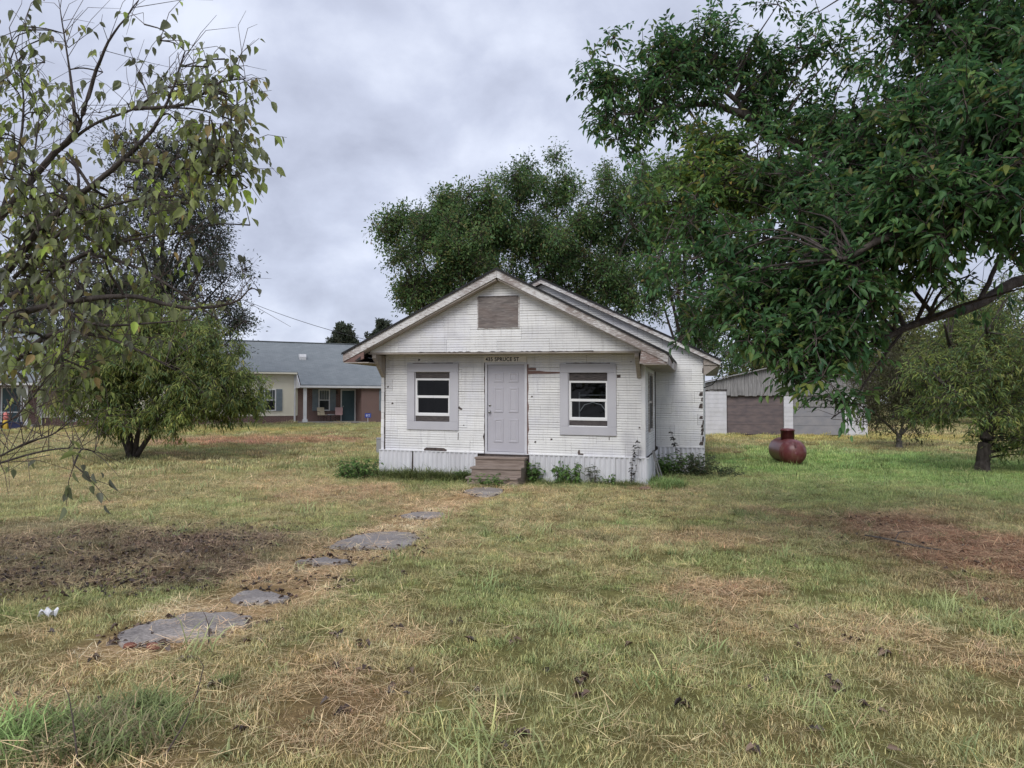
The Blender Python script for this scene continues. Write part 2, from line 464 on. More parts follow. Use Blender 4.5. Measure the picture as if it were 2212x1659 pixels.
def leaves_geo(P, D, N, L, W, fold=.25, droop=.15, wide=.42):
    """ovate folded leaves: 6 verts, 2 quads each"""
    n = len(P); D = unit(D); S = unit(np.cross(D, N)); N = np.cross(S, D)
    L = np.broadcast_to(L, n)[:, None]; W = np.broadcast_to(W, n)[:, None]
    a, b = wide * .62, wide + .22
    base = P; tip = P + D * L - N * L * droop
    l1 = P + D * L * a + S * W * .46 + N * W * fold; r1 = P + D * L * a - S * W * .46 + N * W * fold
    l2 = P + D * L * b + S * W * .36 + N * (W * fold * .8 - L * droop * .4); r2 = P + D * L * b - S * W * .36 + N * (W * fold * .8 - L * droop * .4)
    V = np.stack([base, l1, l2, tip, r2, r1], 1).reshape(-1, 3)
    i = np.arange(n)[:, None] * 6
    Fc = np.concatenate([i + [0, 3, 2, 1], i + [0, 5, 4, 3]], 1).reshape(-1, 4)
    return V, Fc
def leaves_fine(P, D, N, L, W, fold=.22, droop=.3):
    """ovate leaves with a tapered tip: 10 verts, two six-sided halves"""
    n = len(P); D = unit(D); S = unit(np.cross(D, N)); N = np.cross(S, D)
    L = np.broadcast_to(L, n)[:, None]; W = np.broadcast_to(W, n)[:, None]
    T = ((.10, .26), (.32, .49), (.60, .40), (.84, .17))
    mid = lambda t: P + D * L * t - N * L * droop * t * t
    lf = [mid(t) + S * W * w + N * W * fold * w * 2 for t, w in T]; rt = [mid(t) - S * W * w + N * W * fold * w * 2 for t, w in T]
    V = np.stack([P] + lf + [mid(1.0)] + rt[::-1], 1).reshape(-1, 3)
    i = np.arange(n)[:, None] * 10
    return V, np.concatenate([i + [0, 5, 4, 3, 2, 1], i + [0, 9, 8, 7, 6, 5]], 1).reshape(-1, 6)
def twigs_geo(A, B, ra, rb, sag=.1):
    """bent three-sided twigs from A to B"""
    n = len(A); Mid = (A + B) / 2; ln = np.linalg.norm(B - A, axis=1, keepdims=True)
    Mid = Mid + R.normal(0, .06, (n, 3)) * ln + np.array([0, 0, 1]) * ln * sag
    D = unit(B - A); S = np.cross(D, [.2, .3, .9]); S = unit(S); T = np.cross(D, S)
    out = []
    ra = np.broadcast_to(ra, n)[:, None]; rb = np.broadcast_to(rb, n)[:, None]
    for P, r in ((A, ra), (Mid, (ra + rb) / 2), (B, rb)):
        for j in range(3):
            t = 2 * math.pi * j / 3
            out.append(P + r * (S * math.cos(t) + T * math.sin(t)))
    V = np.stack(out, 1).reshape(-1, 3)
    i = np.arange(n)[:, None] * 9
    q = []
    for s in (0, 3):
        for j in range(3): q.append(i + [s + j, s + (j + 1) % 3, s + 3 + (j + 1) % 3, s + 3 + j])
    return V, np.concatenate(q, 1).reshape(-1, 4)

# ------------------------------------------------------------------ lawn colours (albedo, one with tree shade painted in), patches placed on the ground
C_OLIVE = np.array([.47, .455, .23]); C_GREEN = np.array([.33, .40, .165]); C_TAN = np.array([.60, .51, .31])
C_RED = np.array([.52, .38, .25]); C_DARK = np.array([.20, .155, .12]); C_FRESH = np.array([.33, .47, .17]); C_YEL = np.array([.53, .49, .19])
C_SHADE = np.array([.30, .20, .14])  # canopy shade under the right tree, painted into the lawn tint
PATCH = []
def patch(px, py, rx, ry, c, w, soft=.6):
    g = G(px, py); a = G(px, py - ry); b = G(px, py + ry)
    PATCH.append((g[0], g[1], rx * g[1] / F, abs(a[1] - b[1]) / 2, np.array(c), w, soft))
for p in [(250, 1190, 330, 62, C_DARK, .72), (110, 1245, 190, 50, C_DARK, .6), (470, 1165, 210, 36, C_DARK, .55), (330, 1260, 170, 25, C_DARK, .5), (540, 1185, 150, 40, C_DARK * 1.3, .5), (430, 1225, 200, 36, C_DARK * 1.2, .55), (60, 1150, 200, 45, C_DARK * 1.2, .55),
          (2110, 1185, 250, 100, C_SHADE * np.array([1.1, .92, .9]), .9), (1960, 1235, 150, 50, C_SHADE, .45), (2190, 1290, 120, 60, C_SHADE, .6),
          (1880, 1010, 470, 52, C_FRESH, .95), (2120, 1040, 260, 46, C_FRESH, .9), (1750, 1060, 260, 30, C_GREEN, .7), (1650, 985, 90, 25, C_FRESH, .5),
          (560, 952, 260, 12, C_RED * np.array([1.03, .93, .9]), .95), (330, 985, 120, 9, C_RED, .55), (1560, 975, 60, 8, C_RED, .6),
          (760, 1062, 150, 26, C_RED, .65), (880, 1085, 80, 16, C_RED, .4),
          (1590, 1270, 120, 22, C_RED, .6), (1390, 1162, 120, 26, C_TAN, .55), (1560, 1165, 130, 26, C_RED, .5), (1180, 1110, 120, 25, C_TAN, .3),
          (1850, 1365, 190, 34, C_TAN, .6), (2100, 1420, 130, 46, C_RED, .5), (1730, 1590, 40, 50, C_RED, .6), (720, 1560, 140, 70, C_RED, .55),
          (60, 1500, 110, 60, C_TAN, .6), (480, 1510, 90, 30, C_TAN, .4),
          (620, 1250, 105, 26, C_TAN * 1.15, .95), (770, 1200, 120, 16, C_TAN * 1.15, .95), (960, 1098, 100, 16, C_TAN * 1.15, .9), (1040, 1050, 70, 8, C_TAN, .8),
          (400, 1402, 200, 12, C_TAN, .8), (560, 1325, 70, 14, C_TAN, .8), (210, 1385, 60, 14, C_TAN, .6),
          (200, 1600, 260, 70, C_GREEN, .7), (350, 1530, 70, 22, C_GREEN, .6), (870, 1225, 130, 14, C_GREEN, .5), (720, 1290, 110, 12, C_GREEN, .45),
          (1000, 1105, 70, 12, C_GREEN, .5), (1250, 1500, 260, 90, C_GREEN, .35), (1750, 1490, 300, 80, C_GREEN, .35), (1900, 1620, 300, 60, C_GREEN, .3),
          (400, 928, 420, 9, C_YEL, .8), (1900, 945, 420, 10, C_YEL, .85), (650, 920, 250, 5, C_GREEN, .4), (250, 1050, 330, 36, C_OLIVE * .8, .6),
          (1130, 1045, 330, 12, C_GREEN, .8), (1480, 1030, 110, 22, C_GREEN, .8), (780, 1030, 60, 18, C_GREEN, .8)]:
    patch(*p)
for i in range(15):                             # straw worn over the old walk
    t = i / 14
    patch(300 + (1050 - 300) * t ** .8, 1385 - 325 * t ** .72, 95 - 55 * t, 18 - 11 * t, C_TAN * np.array([1.05, 1.02, .98]), .8, .9)
    patch(300 + (1050 - 300) * t ** .8 + 150 - 90 * t, 1410 - 335 * t ** .72, 60 - 30 * t, 12 - 7 * t, C_FRESH, .35, .9)
C_WALK = np.array([.86, .70, .45]); WALK_W = .52
WALK = np.array([G(*p)[:2] for p in ((300, 1395), (400, 1362), (560, 1296), (640, 1250), (710, 1216), (800, 1172), (915, 1116), (985, 1085), (1045, 1064), (1075, 1050))])
def walk_dist(x, y):
    d = np.full(len(x), 1e9)
    for a_, b_ in zip(WALK[:-1], WALK[1:]):
        ab = b_ - a_; t = np.clip(((x - a_[0]) * ab[0] + (y - a_[1]) * ab[1]) / (ab @ ab), 0, 1)
        d = np.minimum(d, np.hypot(x - a_[0] - ab[0] * t, y - a_[1] - ab[1] * t))
    return d
def lawn(x, y):
    n1 = fbm(x, y, .28, 1); n2 = fbm(x, y, 1.1, 3); n3 = vnoise(x, y, 3.7, 8)
    c = np.repeat(C_OLIVE[None], len(x), 0)
    def blend(c, t, w): w = np.clip(w, 0, 1)[:, None]; return c * (1 - w) + t * w
    c = blend(c, C_TAN, (n2 - .50) * 2.6)
    c = blend(c, C_GREEN, ((.54 - n1) * 2.6 + (n3 - .5) * 1.2) * .85)
    c = blend(c, C_RED, (fbm(x, y, .8, 9) - .60) * 3)
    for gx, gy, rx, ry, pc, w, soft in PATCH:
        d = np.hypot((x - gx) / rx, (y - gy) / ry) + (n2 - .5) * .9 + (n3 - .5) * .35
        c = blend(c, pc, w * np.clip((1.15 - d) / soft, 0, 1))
    w = np.clip((WALK_W - walk_dist(x, y) + (n3 - .5) * .35 + (n2 - .5) * .5) / .22, 0, 1)
    c = blend(c, C_WALK * (.75 + .5 * n3)[:, None], w * .92)
    return c * 1.1 * (.8 + .4 * vnoise(x, y, 6.1, 4))[:, None]

# ground sheet
def warp(n, near, far, lin):
    t = np.linspace(-1, 1, n)
    return np.sign(t) * (lin * np.abs(t) + (far - lin) * np.abs(t) ** 7)
gx = warp(300, 0, 1400, 22)
ty = np.linspace(0, 1, 340)
gy = -30 + 62 * ty + (1400 - 32) * ty ** 11
GX, GY = np.meshgrid(gx, gy)
gxf, gyf = GX.ravel(), GY.ravel()
GZ = gz(gxf, gyf)
nx, ny = len(gx), len(gy)
ii = (np.arange(ny - 1)[:, None] * nx + np.arange(nx - 1)[None]).ravel()
gf = np.stack([ii, ii + 1, ii + nx + 1, ii + nx], 1)
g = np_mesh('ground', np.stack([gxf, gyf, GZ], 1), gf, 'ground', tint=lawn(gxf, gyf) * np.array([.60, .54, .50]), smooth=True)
tag(g, 'patchy lawn of mown grass, straw and bare soil around the house', kind='structure')

# ------------------------------------------------------------------ walkway slabs
HA = math.radians(15.5)
HO = np.array([(1094 - 1106) / F * 16.65, 16.65, -.25])
def inpoly(x, y, poly):
    r = np.zeros(len(x), bool); n = len(poly)
    for i in range(n):
        x0, y0 = poly[i]; x1, y1 = poly[(i + 1) % n]
        cnd = ((y0 > y) != (y1 > y)) & (x < (x1 - x0) * (y - y0) / (y1 - y0 + 1e-12) + x0)
        r ^= cnd
    return r
SLABS = [
 ('large worn concrete slab with brick chunks on its edge', [(238, 1392), (262, 1374), (300, 1358), (352, 1344), (392, 1334), (440, 1328), (500, 1328), (538, 1338), (532, 1352), (505, 1362), (470, 1376), (428, 1386), (360, 1394), (300, 1400)]),
 ('small concrete slab just beyond the large worn slab', [(505, 1298), (520, 1286), (552, 1281), (590, 1283), (622, 1292), (612, 1302), (570, 1309), (530, 1307)]),
 ('thin strip of concrete slab half buried in straw', [(642, 1218), (668, 1211), (708, 1209), (752, 1213), (758, 1219), (722, 1222), (680, 1223)]),
 ('broad pale wet concrete slab midway along the walk', [(706, 1187), (730, 1174), (760, 1162), (800, 1155), (850, 1152), (898, 1157), (905, 1165), (892, 1176), (872, 1186), (840, 1190), (780, 1188)]),
 ('narrow grey slab with straw behind it, second from the steps', [(866, 1117), (890, 1111), (925, 1108), (962, 1111), (955, 1119), (920, 1123), (885, 1122)]),
 ('dark overgrown slab closest to the wooden steps', [(1002, 1062), (1024, 1056), (1060, 1055), (1088, 1060), (1080, 1070), (1050, 1075), (1018, 1071)])]
slab_polys = []
for label, pts in SLABS:
    P = [G(*p) for p in pts]
    poly = []
    for i in range(len(P)):
        a, b = P[i], P[(i + 1) % len(P)]
        for t in (0, .35, .7):
            q = a * (1 - t) + b * t
            poly.append((q[0] + random.uniform(-.03, .03), q[1] + random.uniform(-.05, .05)))
    c = np.mean(np.array(poly), 0)
    poly = poly if sum(poly[i][0] * poly[(i + 1) % len(poly)][1] - poly[(i + 1) % len(poly)][0] * poly[i][1] for i in range(len(poly))) > 0 else poly[::-1]
    slab_polys.append(poly)
    zb = float(np.mean([gz(*p) for p in poly]))
    n = len(poly)
    vs = []
    for s, dz in ((1.0, -.09), (1.0, .012), (.965, .026)):
        for p in poly:
            x = c[0] + (p[0] - c[0]) * s; y = c[1] + (p[1] - c[1]) * s
            vs.append((x, y, float(gz(x, y)) * .5 + zb * .5 + dz))
    fs = [(r * n + i, r * n + (i + 1) % n, (r + 1) * n + (i + 1) % n, (r + 1) * n + i) for r in range(2) for i in range(n)] + [tuple(2 * n + i for i in range(n))]
    o = MB().add(vs, fs).build('concrete_slab', 'concrete', origin=(c[0], c[1], zb))
    tag(o, label, 'slab', 'concrete slabs of the front walk')

# ------------------------------------------------------------------ grass
def to_house(x, y):
    dx, dy = x - HO[0], y - HO[1]
    return dx * math.cos(HA) - dy * math.sin(HA), dx * math.sin(HA) + dy * math.cos(HA)
def blades(n, rad, hmin, hmax, w, lean, flat=0.0, bend=.5, warm=.25):
    ang = R.random(n) * 6.283; rr = rad * np.sqrt(R.random(n))
    P = np.stack([rr * np.cos(ang), rr * np.sin(ang), np.zeros(n)], 1)
    L = R.uniform(hmin, hmax, n)[:, None]
    az = R.random(n) * 6.283
    ln = R.normal(lean, .22, n)[:, None] + flat
    H = np.stack([np.cos(az), np.sin(az), np.zeros(n)], 1)
    D = unit(H * ln + np.array([0, 0, 1.]) * max(.05, 1 - flat * .92))
    D2 = unit(D + H * bend * R.random((n, 1)) - np.array([0, 0, bend * .6]) * R.random((n, 1)))
    S = np.stack([-np.sin(az), np.cos(az), np.zeros(n)], 1)
    W = (w * R.uniform(.6, 1.3, n))[:, None]
    if flat: P[:, 2] += R.uniform(.005, .035, n)
    m = P + D * L * .55
    t = m + D2 * L * .45
    V = np.stack([P - S * W, P + S * W, m + S * W * .7, m - S * W * .7, t], 1)
    V[..., 2] = np.maximum(V[..., 2], .002)
    i = np.arange(n)[:, None] * 5
    Fq = np.concatenate([np.concatenate([i + [0, 1, 2]], 1), np.concatenate([i + [0, 2, 3]], 1), np.concatenate([i + [3, 2, 4]], 1)], 1).reshape(-1, 3)
    sh = R.uniform(.55, 1.5, n)[:, None] * np.ones(3)
    wm = R.random(n) < warm
    sh[wm] *= np.array([1.45, 1.25, 1.25])
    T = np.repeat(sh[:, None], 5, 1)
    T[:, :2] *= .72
    return V.reshape(-1, 3), Fq, T.reshape(-1, 3)
clump_col = bpy.data.collections.new('grass_clumps')
specs = [(76, .11, .015, .055, .0016, .55, 0, .6, .36), (76, .12, .015, .065, .0017, .7, 0, .7, .36), (64, .12, .02, .085, .0016, .65, 0, .7, .42), (84, .13, .012, .045, .0016, .8, 0, .5, .36)]
cl_objs = []
def add_clump(V, Fq, T):
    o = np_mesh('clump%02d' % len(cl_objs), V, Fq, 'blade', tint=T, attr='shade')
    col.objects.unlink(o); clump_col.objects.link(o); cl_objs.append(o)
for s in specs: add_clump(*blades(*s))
add_clump(*blades(26, .16, .08, .22, .0018, .9, 1.0, .2, .8))      # 4, 5: fallen straw
add_clump(*blades(30, .18, .06, .20, .0018, .9, .95, .2, .8))
add_clump(*blades(26, .12, .08, .27, .0045, .95, 0, 1.3, .3))        # 6: tall coarse tuft
add_clump(*blades(14, .05, .04, .10, .006, .9, 0, .8, .05))         # 7: small broad-leaved weed
add_clump(*blades(160, .42, .05, .13, .0075, .45, 0, .5, .2))       # 8: wide patch for the distance

pts = []
def outer(y0, y1, dens, xf, w0=1.5, w1=2.7):      # the lawn goes on beside the view
    n = int(dens * (y1 - y0) * (y1 + y0) / 2 * (w1 - w0))
    y = np.sqrt(R.uniform(y0 ** 2, y1 ** 2, n)); s_ = R.choice([-1, 1], n)
    pts.append(np.stack([s_ * R.uniform(w0 / 2, w1 / 2, n) * y, y, np.full(n, xf)], 1))
def scatter(y0, y1, dens, xf):
    area = (y1 - y0) * (y1 + y0) / 2 * 1.50
    n = int(dens * area)
    y = np.sqrt(R.uniform(y0 ** 2, y1 ** 2, n)); x = (R.random(n) - .5) * 1.50 * y
    pts.append(np.stack([x, y, np.full(n, xf)], 1))
outer(1.2, 6, 90, 0); outer(6, 19, 42, 0); outer(19, 40, 5, 1); outer(.8, 2.6, 100, 0, 0, 1.5)
scatter(2.6, 6, 150, 0); scatter(6, 10, 105, 0); scatter(10, 19, 62, 0); scatter(19, 32, 9, 1); scatter(32, 62, 3.5, 1)
pts = np.concatenate(pts)
x, y, far = pts[:, 0], pts[:, 1], pts[:, 2]
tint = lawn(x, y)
keep = np.ones(len(x), bool)
for poly in slab_polys:
    cc = np.mean(np.array(poly), 0)
    keep &= ~inpoly(cc[0] + (x - cc[0]) / .86, cc[1] + (y - cc[1]) / .86, poly) | (R.random(len(x)) < .05)
hx, hy = to_house(x, y)
keep &= ~((hx > -3.2) & (hx < 3.25) & (hy > -.04) & (hy < 2.2))
keep &= ~((hx > -4) & (hx < 4.4) & (hy > 2.1) & (hy < 11))
keep &= ~((hx > -.66) & (hx < .56) & (hy > -.9) & (hy < 0))
lum = tint.mean(1); green = tint[:, 1] - tint[:, 0]
bare = fbm(x, y, 2.2, 21)
dark = np.clip((.22 - lum) / .08, 0, 1)
onwalk = np.clip((WALK_W - walk_dist(x, y) + (vnoise(x, y, 3.7, 8) - .5) * .35) / .15, 0, 1)
keep &= R.random(len(x)) > onwalk * .45
keep &= R.random(len(x)) > np.clip((bare - .55) * 3.0, 0, .6) + dark * .25
x, y, far, tint, green, dark, onwalk = [a[keep] for a in (x, y, far, tint, green, dark, onwalk)]
N = len(x)
idx = R.integers(0, 4, N)
strawy = np.clip((tint[:, 0] - tint[:, 1]) * 6, 0, .8)
rs = R.random(N)
idx = np.where(rs < strawy * .6 + .08, R.integers(4, 6, N), idx)
idx = np.where((onwalk > .5) & (rs < .8), R.integers(4, 6, N), idx)
idx = np.where((R.random(N) < .012) & (green > -.02), 6, idx)
idx = np.where(R.random(N) < .02, 7, idx)
for poly in slab_polys: idx = np.where(inpoly(x, y, poly), 4, idx)
idx = np.where(far > 0, 8, idx)
scl = R.uniform(.65, 1.25, N) * np.where(far > 0, 1.0, 1.0 + np.clip((y - 6) / 16, 0, .8)) * (1 - .25 * dark)
scl *= np.where(far > 0, R.uniform(.7, 1.1, N), 1)
tint = tint * R.uniform(.75, 1.25, (N, 1)) * (1 + R.normal(0, .05, (N, 3)))
tint = np.where(((idx == 4) | (idx == 5))[:, None], tint * .5 + C_TAN * .6, tint)
tint = np.where(((idx == 6) | (idx == 7))[:, None], tint * .4 + C_GREEN * .6, tint)
z = gz(x, y)
rot = np.stack([R.normal(0, .12, N), R.normal(0, .12, N), R.random(N) * 6.283], 1)
# coarse unmown tufts: front corner, along the skirting and round single plants
def tufts(px, py, rx, ry, n, s0, s1, c):
    out = []
    a = G(px, py); b0 = G(px, py - ry); b1 = G(px, py + ry)
    for _ in range(n):
        t = random.random() * 6.283; r = math.sqrt(random.random())
        out.append((a[0] + rx * a[1] / F * r * math.cos(t), a[1] + abs(b0[1] - b1[1]) / 2 * r * math.sin(t), random.uniform(s0, s1), c))
    return out
TF = tufts(190, 1595, 200, 60, 85, .5, 1.05, C_GREEN * .7) + tufts(200, 1600, 200, 50, 50, .5, 1.0, C_TAN * .6) + tufts(330, 1535, 60, 18, 26, .5, .8, C_GREEN * .7) + tufts(40, 1610, 70, 40, 22, .7, 1.1, C_FRESH) + \
     tufts(480, 1480, 25, 10, 8, .4, .7, C_GREEN * .8) + tufts(1300, 1168, 26, 9, 16, .5, .8, C_OLIVE * .6) + tufts(1610, 1115, 22, 8, 12, .5, .8, C_GREEN * .7) + \
     tufts(930, 1040, 110, 6, 60, .5, 1.0, C_GREEN * .75) + tufts(1250, 1052, 120, 5, 50, .4, .8, C_GREEN * .8) + tufts(1100, 1052, 90, 5, 40, .35, .6, C_GREEN) + \
     tufts(1435, 1050, 36, 12, 60, 1.0, 1.6, C_FRESH * .8) + tufts(1500, 1028, 70, 10, 60, .6, 1.2, C_GREEN * .7) + tufts(790, 1032, 70, 10, 60, .6, 1.2, C_GREEN * .8) + \
     tufts(1620, 918, 110, 4, 60, 1.2, 2.2, C_YEL) + tufts(1720, 925, 120, 4, 50, 1.0, 2.0, C_YEL * .9) + tufts(285, 992, 60, 5, 30, .8, 1.4, C_GREEN * .6) + tufts(1690, 1003, 50, 4, 40, .5, 1.0, C_FRESH * .8)
def fringe(u0, u1, n, s0, s1, c, d0=.1, d1=.4):
    o_ = []
    for _ in range(n):
        u = random.uniform(u0, u1); v = -random.uniform(d0, d1)
        o_.append((HO[0] + u * math.cos(HA) + v * math.sin(HA), HO[1] - u * math.sin(HA) + v * math.cos(HA), random.uniform(s0, s1), c))
    return o_
TF += fringe(-3.3, -.75, 170, 1.0, 2.1, C_GREEN * .6) + fringe(-2.6, -1.0, 50, 1.5, 2.5, C_GREEN * .55) + fringe(.6, 3.2, 120, .5, 1.2, C_GREEN * .7) + fringe(-.7, .6, 40, .4, .7, C_GREEN * .8, 1.0, 1.3)
TF = [t for t in TF if not (lambda h: (-3.2 < h[0] < 3.2 and 0 < h[1]) )(to_house(t[0], t[1]))]
tx = np.array([t[0] for t in TF]); tyy = np.array([t[1] for t in TF])
x = np.concatenate([x, tx]); y = np.concatenate([y, tyy]); z = np.concatenate([z, gz(tx, tyy)])
idx = np.concatenate([idx, np.full(len(TF), 6)]); scl = np.concatenate([scl, [t[2] for t in TF]])
tint = np.concatenate([tint, np.array([t[3] * random.uniform(.7, 1.3) for t in TF])])
rot = np.concatenate([rot, np.stack([R.normal(0, .15, len(TF)), R.normal(0, .15, len(TF)), R.random(len(TF)) * 6.283], 1)])
N = len(x)
me = bpy.data.meshes.new('grass')
me.vertices.add(N); me.vertices.foreach_set('co', np.stack([x, y, z - .004], 1).astype(np.float32).ravel())
a = me.attributes.new('rot', 'FLOAT_VECTOR', 'POINT'); a.data.foreach_set('vector', rot.astype(np.float32).ravel())
a = me.attributes.new('scl', 'FLOAT', 'POINT'); a.data.foreach_set('value', scl.astype(np.float32))
a = me.attributes.new('idx', 'INT', 'POINT'); a.data.foreach_set('value', idx.astype(np.int32))
a = me.attributes.new('tint', 'FLOAT_COLOR', 'POINT'); t4 = np.ones((N, 4), np.float32); t4[:, :3] = np.clip(tint, .01, .8); a.data.foreach_set('color', t4.ravel())
grass = bpy.data.objects.new('grass', me); col.objects.link(grass)
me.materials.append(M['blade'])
tag(grass, 'mown patchy grass and fallen straw covering the yard', kind='stuff')
ng = bpy.data.node_groups.new('grass_scatter', 'GeometryNodeTree')
ng.interface.new_socket('Geometry', in_out='INPUT', socket_type='NodeSocketGeometry')
ng.interface.new_socket('Geometry', in_out='OUTPUT', socket_type='NodeSocketGeometry')
gi, go = ng.nodes.new('NodeGroupInput'), ng.nodes.new('NodeGroupOutput')
ip = ng.nodes.new('GeometryNodeInstanceOnPoints')
ci = ng.nodes.new('GeometryNodeCollectionInfo'); ci.inputs['Collection'].default_value = clump_col
ci.inputs['Separate Children'].default_value = True; ci.inputs['Reset Children'].default_value = True
def named(nm, ty):
    n_ = ng.nodes.new('GeometryNodeInputNamedAttribute'); n_.data_type = ty; n_.inputs['Name'].default_value = nm
    return n_.outputs['Attribute']
ng.links.new(gi.outputs[0], ip.inputs['Points']); ng.links.new(ci.outputs[0], ip.inputs['Instance'])
ip.inputs['Pick Instance'].default_value = True
ng.links.new(named('idx', 'INT'), ip.inputs['Instance Index'])
e2r = ng.nodes.new('FunctionNodeEulerToRotation'); ng.links.new(named('rot', 'FLOAT_VECTOR'), e2r.inputs[0]); ng.links.new(e2r.outputs[0], ip.inputs['Rotation'])
ng.links.new(named('scl', 'FLOAT'), ip.inputs['Scale'])
ng.links.new(ip.outputs[0], go.inputs[0])
md = grass.modifiers.new('scatter', 'NODES'); md.node_group = ng

# ------------------------------------------------------------------ the white house
SH = .012                                      # the house has settled: it sinks towards its right end
house = empty('white_house', HO, -HA)
tag(house, 'small white clapboard house with peeling paint and a boarded gable window', 'house')
def HB(): return MB(SH)

def siding(parent, place, u0, u1, z0, z1, clip=None, holes=(), course=.288, strips=5, length=1.22, off=0.0, proud=.0):
    nz = int(math.ceil((z1 - z0) / course))
    for c in range(nz):
        start = u0 - ((c * .53 + off) % 1.0) * length
        k = 0
        while start + k * length < u1:
            a, b = max(u0, start + k * length), min(u1, start + (k + 1) * length); k += 1
            if b - a < .02: continue
            m = HB(); m2 = HB(); nsplit = []; jit = random.uniform(0, .004) + proud; dz = random.uniform(-.003, .003)
            a += .0015; b -= .0015 + random.random() * .002
            for s in range(strips):
                zs = z0 + c * course + s * course / strips + dz; ze = zs + course / strips
                if zs >= z1 - .004: break
                ze = min(ze, z1)
                zm = (zs + ze) / 2
                iv = [(a, b)]
                for hx0, hx1, hz0, hz1 in holes:
                    if hz0 < zm < hz1:
                        nv = []
                        for p, q in iv:
                            if q <= hx0 or p >= hx1: nv.append((p, q)); continue
                            if p < hx0: nv.append((p, hx0))
                            if q > hx1: nv.append((hx1, q))
                        iv = nv
                gr = random.uniform(.003, .0095); nsplit.append(len(iv))
                for pi, (p, q) in enumerate(iv):
                    if clip:
                        l0, r0 = clip(zs); l1, r1 = clip(ze)
                        pl0, pl1, qr0, qr1 = max(p, l0), max(p, l1), min(q, r0), min(q, r1)
                        if qr0 - pl0 < .005: continue
                        if qr1 - pl1 < .002: pl1 = qr1 = (max(p, min(q, (pl1 + qr1) / 2)))
                    else: pl0 = pl1 = p; qr0 = qr1 = q
                    db, dt = .017 + jit, .0125 + jit
                    vs = [place(pl0, db, zs + gr), place(qr0, db, zs + gr), place(qr1, dt, ze), place(pl1, dt, ze),
                          place(pl0, 0, zs), place(qr0, 0, zs), place(qr1, 0, ze), place(pl1, 0, ze)]
                    (m2 if pi else m).add(vs, [(0, 1, 2, 3), (4, 5, 1, 0), (4, 0, 3, 7), (1, 5, 6, 2)])
            if m2.v and min(nsplit) < 2: m.add(m2.v, m2.f); m2 = HB()
            for mm in (m, m2):
                if mm.v: mm.build('siding_panel', 'siding', parent)

# --- front porch block
WX0, WX1 = -3.09, 3.19
LWo, RWo = (-2.311, -1.395, 1.375, 2.57), (1.476, 2.387, 1.331, 2.556)
DO = (-.516, .506, .60, 2.795)
def front_wall():
    m = HB()
    xs = sorted([WX0, WX1, LWo[0], LWo[1], RWo[0], RWo[1], DO[0], DO[1]])
    for a, b in zip(xs[:-1], xs[1:]):
        mid = (a + b) / 2; z = .55; zt = 3.05
        hole = [h for h in (LWo, RWo, DO) if h[0] < mid < h[1]]
        if hole:
            h = hole[0]
            if h[2] > z: m.box(a, b, .0, .12, z, h[2])
            m.box(a, b, .0, .12, h[3], zt)
        else: m.box(a, b, .0, .12, z, zt)
    return m
fw = front_wall().build('wall', 'interior', house)
siding(fw, lambda u, d, z: (u, -d, z), WX0 + .0, WX1, .66, 3.03, holes=(LWo, RWo, DO), off=.2)
m = HB(); m.box(WX1 - .12, WX1, .12, 2.9, .55, 3.05)
sw = m.build('wall', 'interior', house)
siding(sw, lambda u, d, z: (WX1 + d, u, z), .0, 2.92, .66, 3.03, holes=((.9, 1.9, 1.25, 2.55),), off=.6)
m = HB(); m.box(WX0, WX0 + .12, .12, 2.9, .55, 3.05); m.build('wall', 'interior', house)
m = HB(); m.box(WX0 + .12, WX1 - .12, .12, 2.9, .50, .58); m.build('floor', 'interior', house)

# side window seen edge-on
w = HB(); w.box(WX1 + .004, WX1 + .045, .84, .9, 1.2, 2.6); w.box(WX1 + .004, WX1 + .045, 1.9, 1.96, 1.2, 2.6)
w.box(WX1 + .004, WX1 + .045, .9, 1.9, 2.54, 2.6); w.box(WX1 + .004, WX1 + .05, .9, 1.9, 1.2, 1.26); w.box(WX1 + .004, WX1 + .03, .9, 1.9, 1.88, 1.93)
sdw = w.build('window', 'peel', house)
m = HB(); m.box(WX1 + .008, WX1 + .014, .9, 1.9, 1.26, 1.88); m.box(WX1 + .008, WX1 + .014, .9, 1.9, 1.93, 2.54); m.build('pane', 'black', sdw)

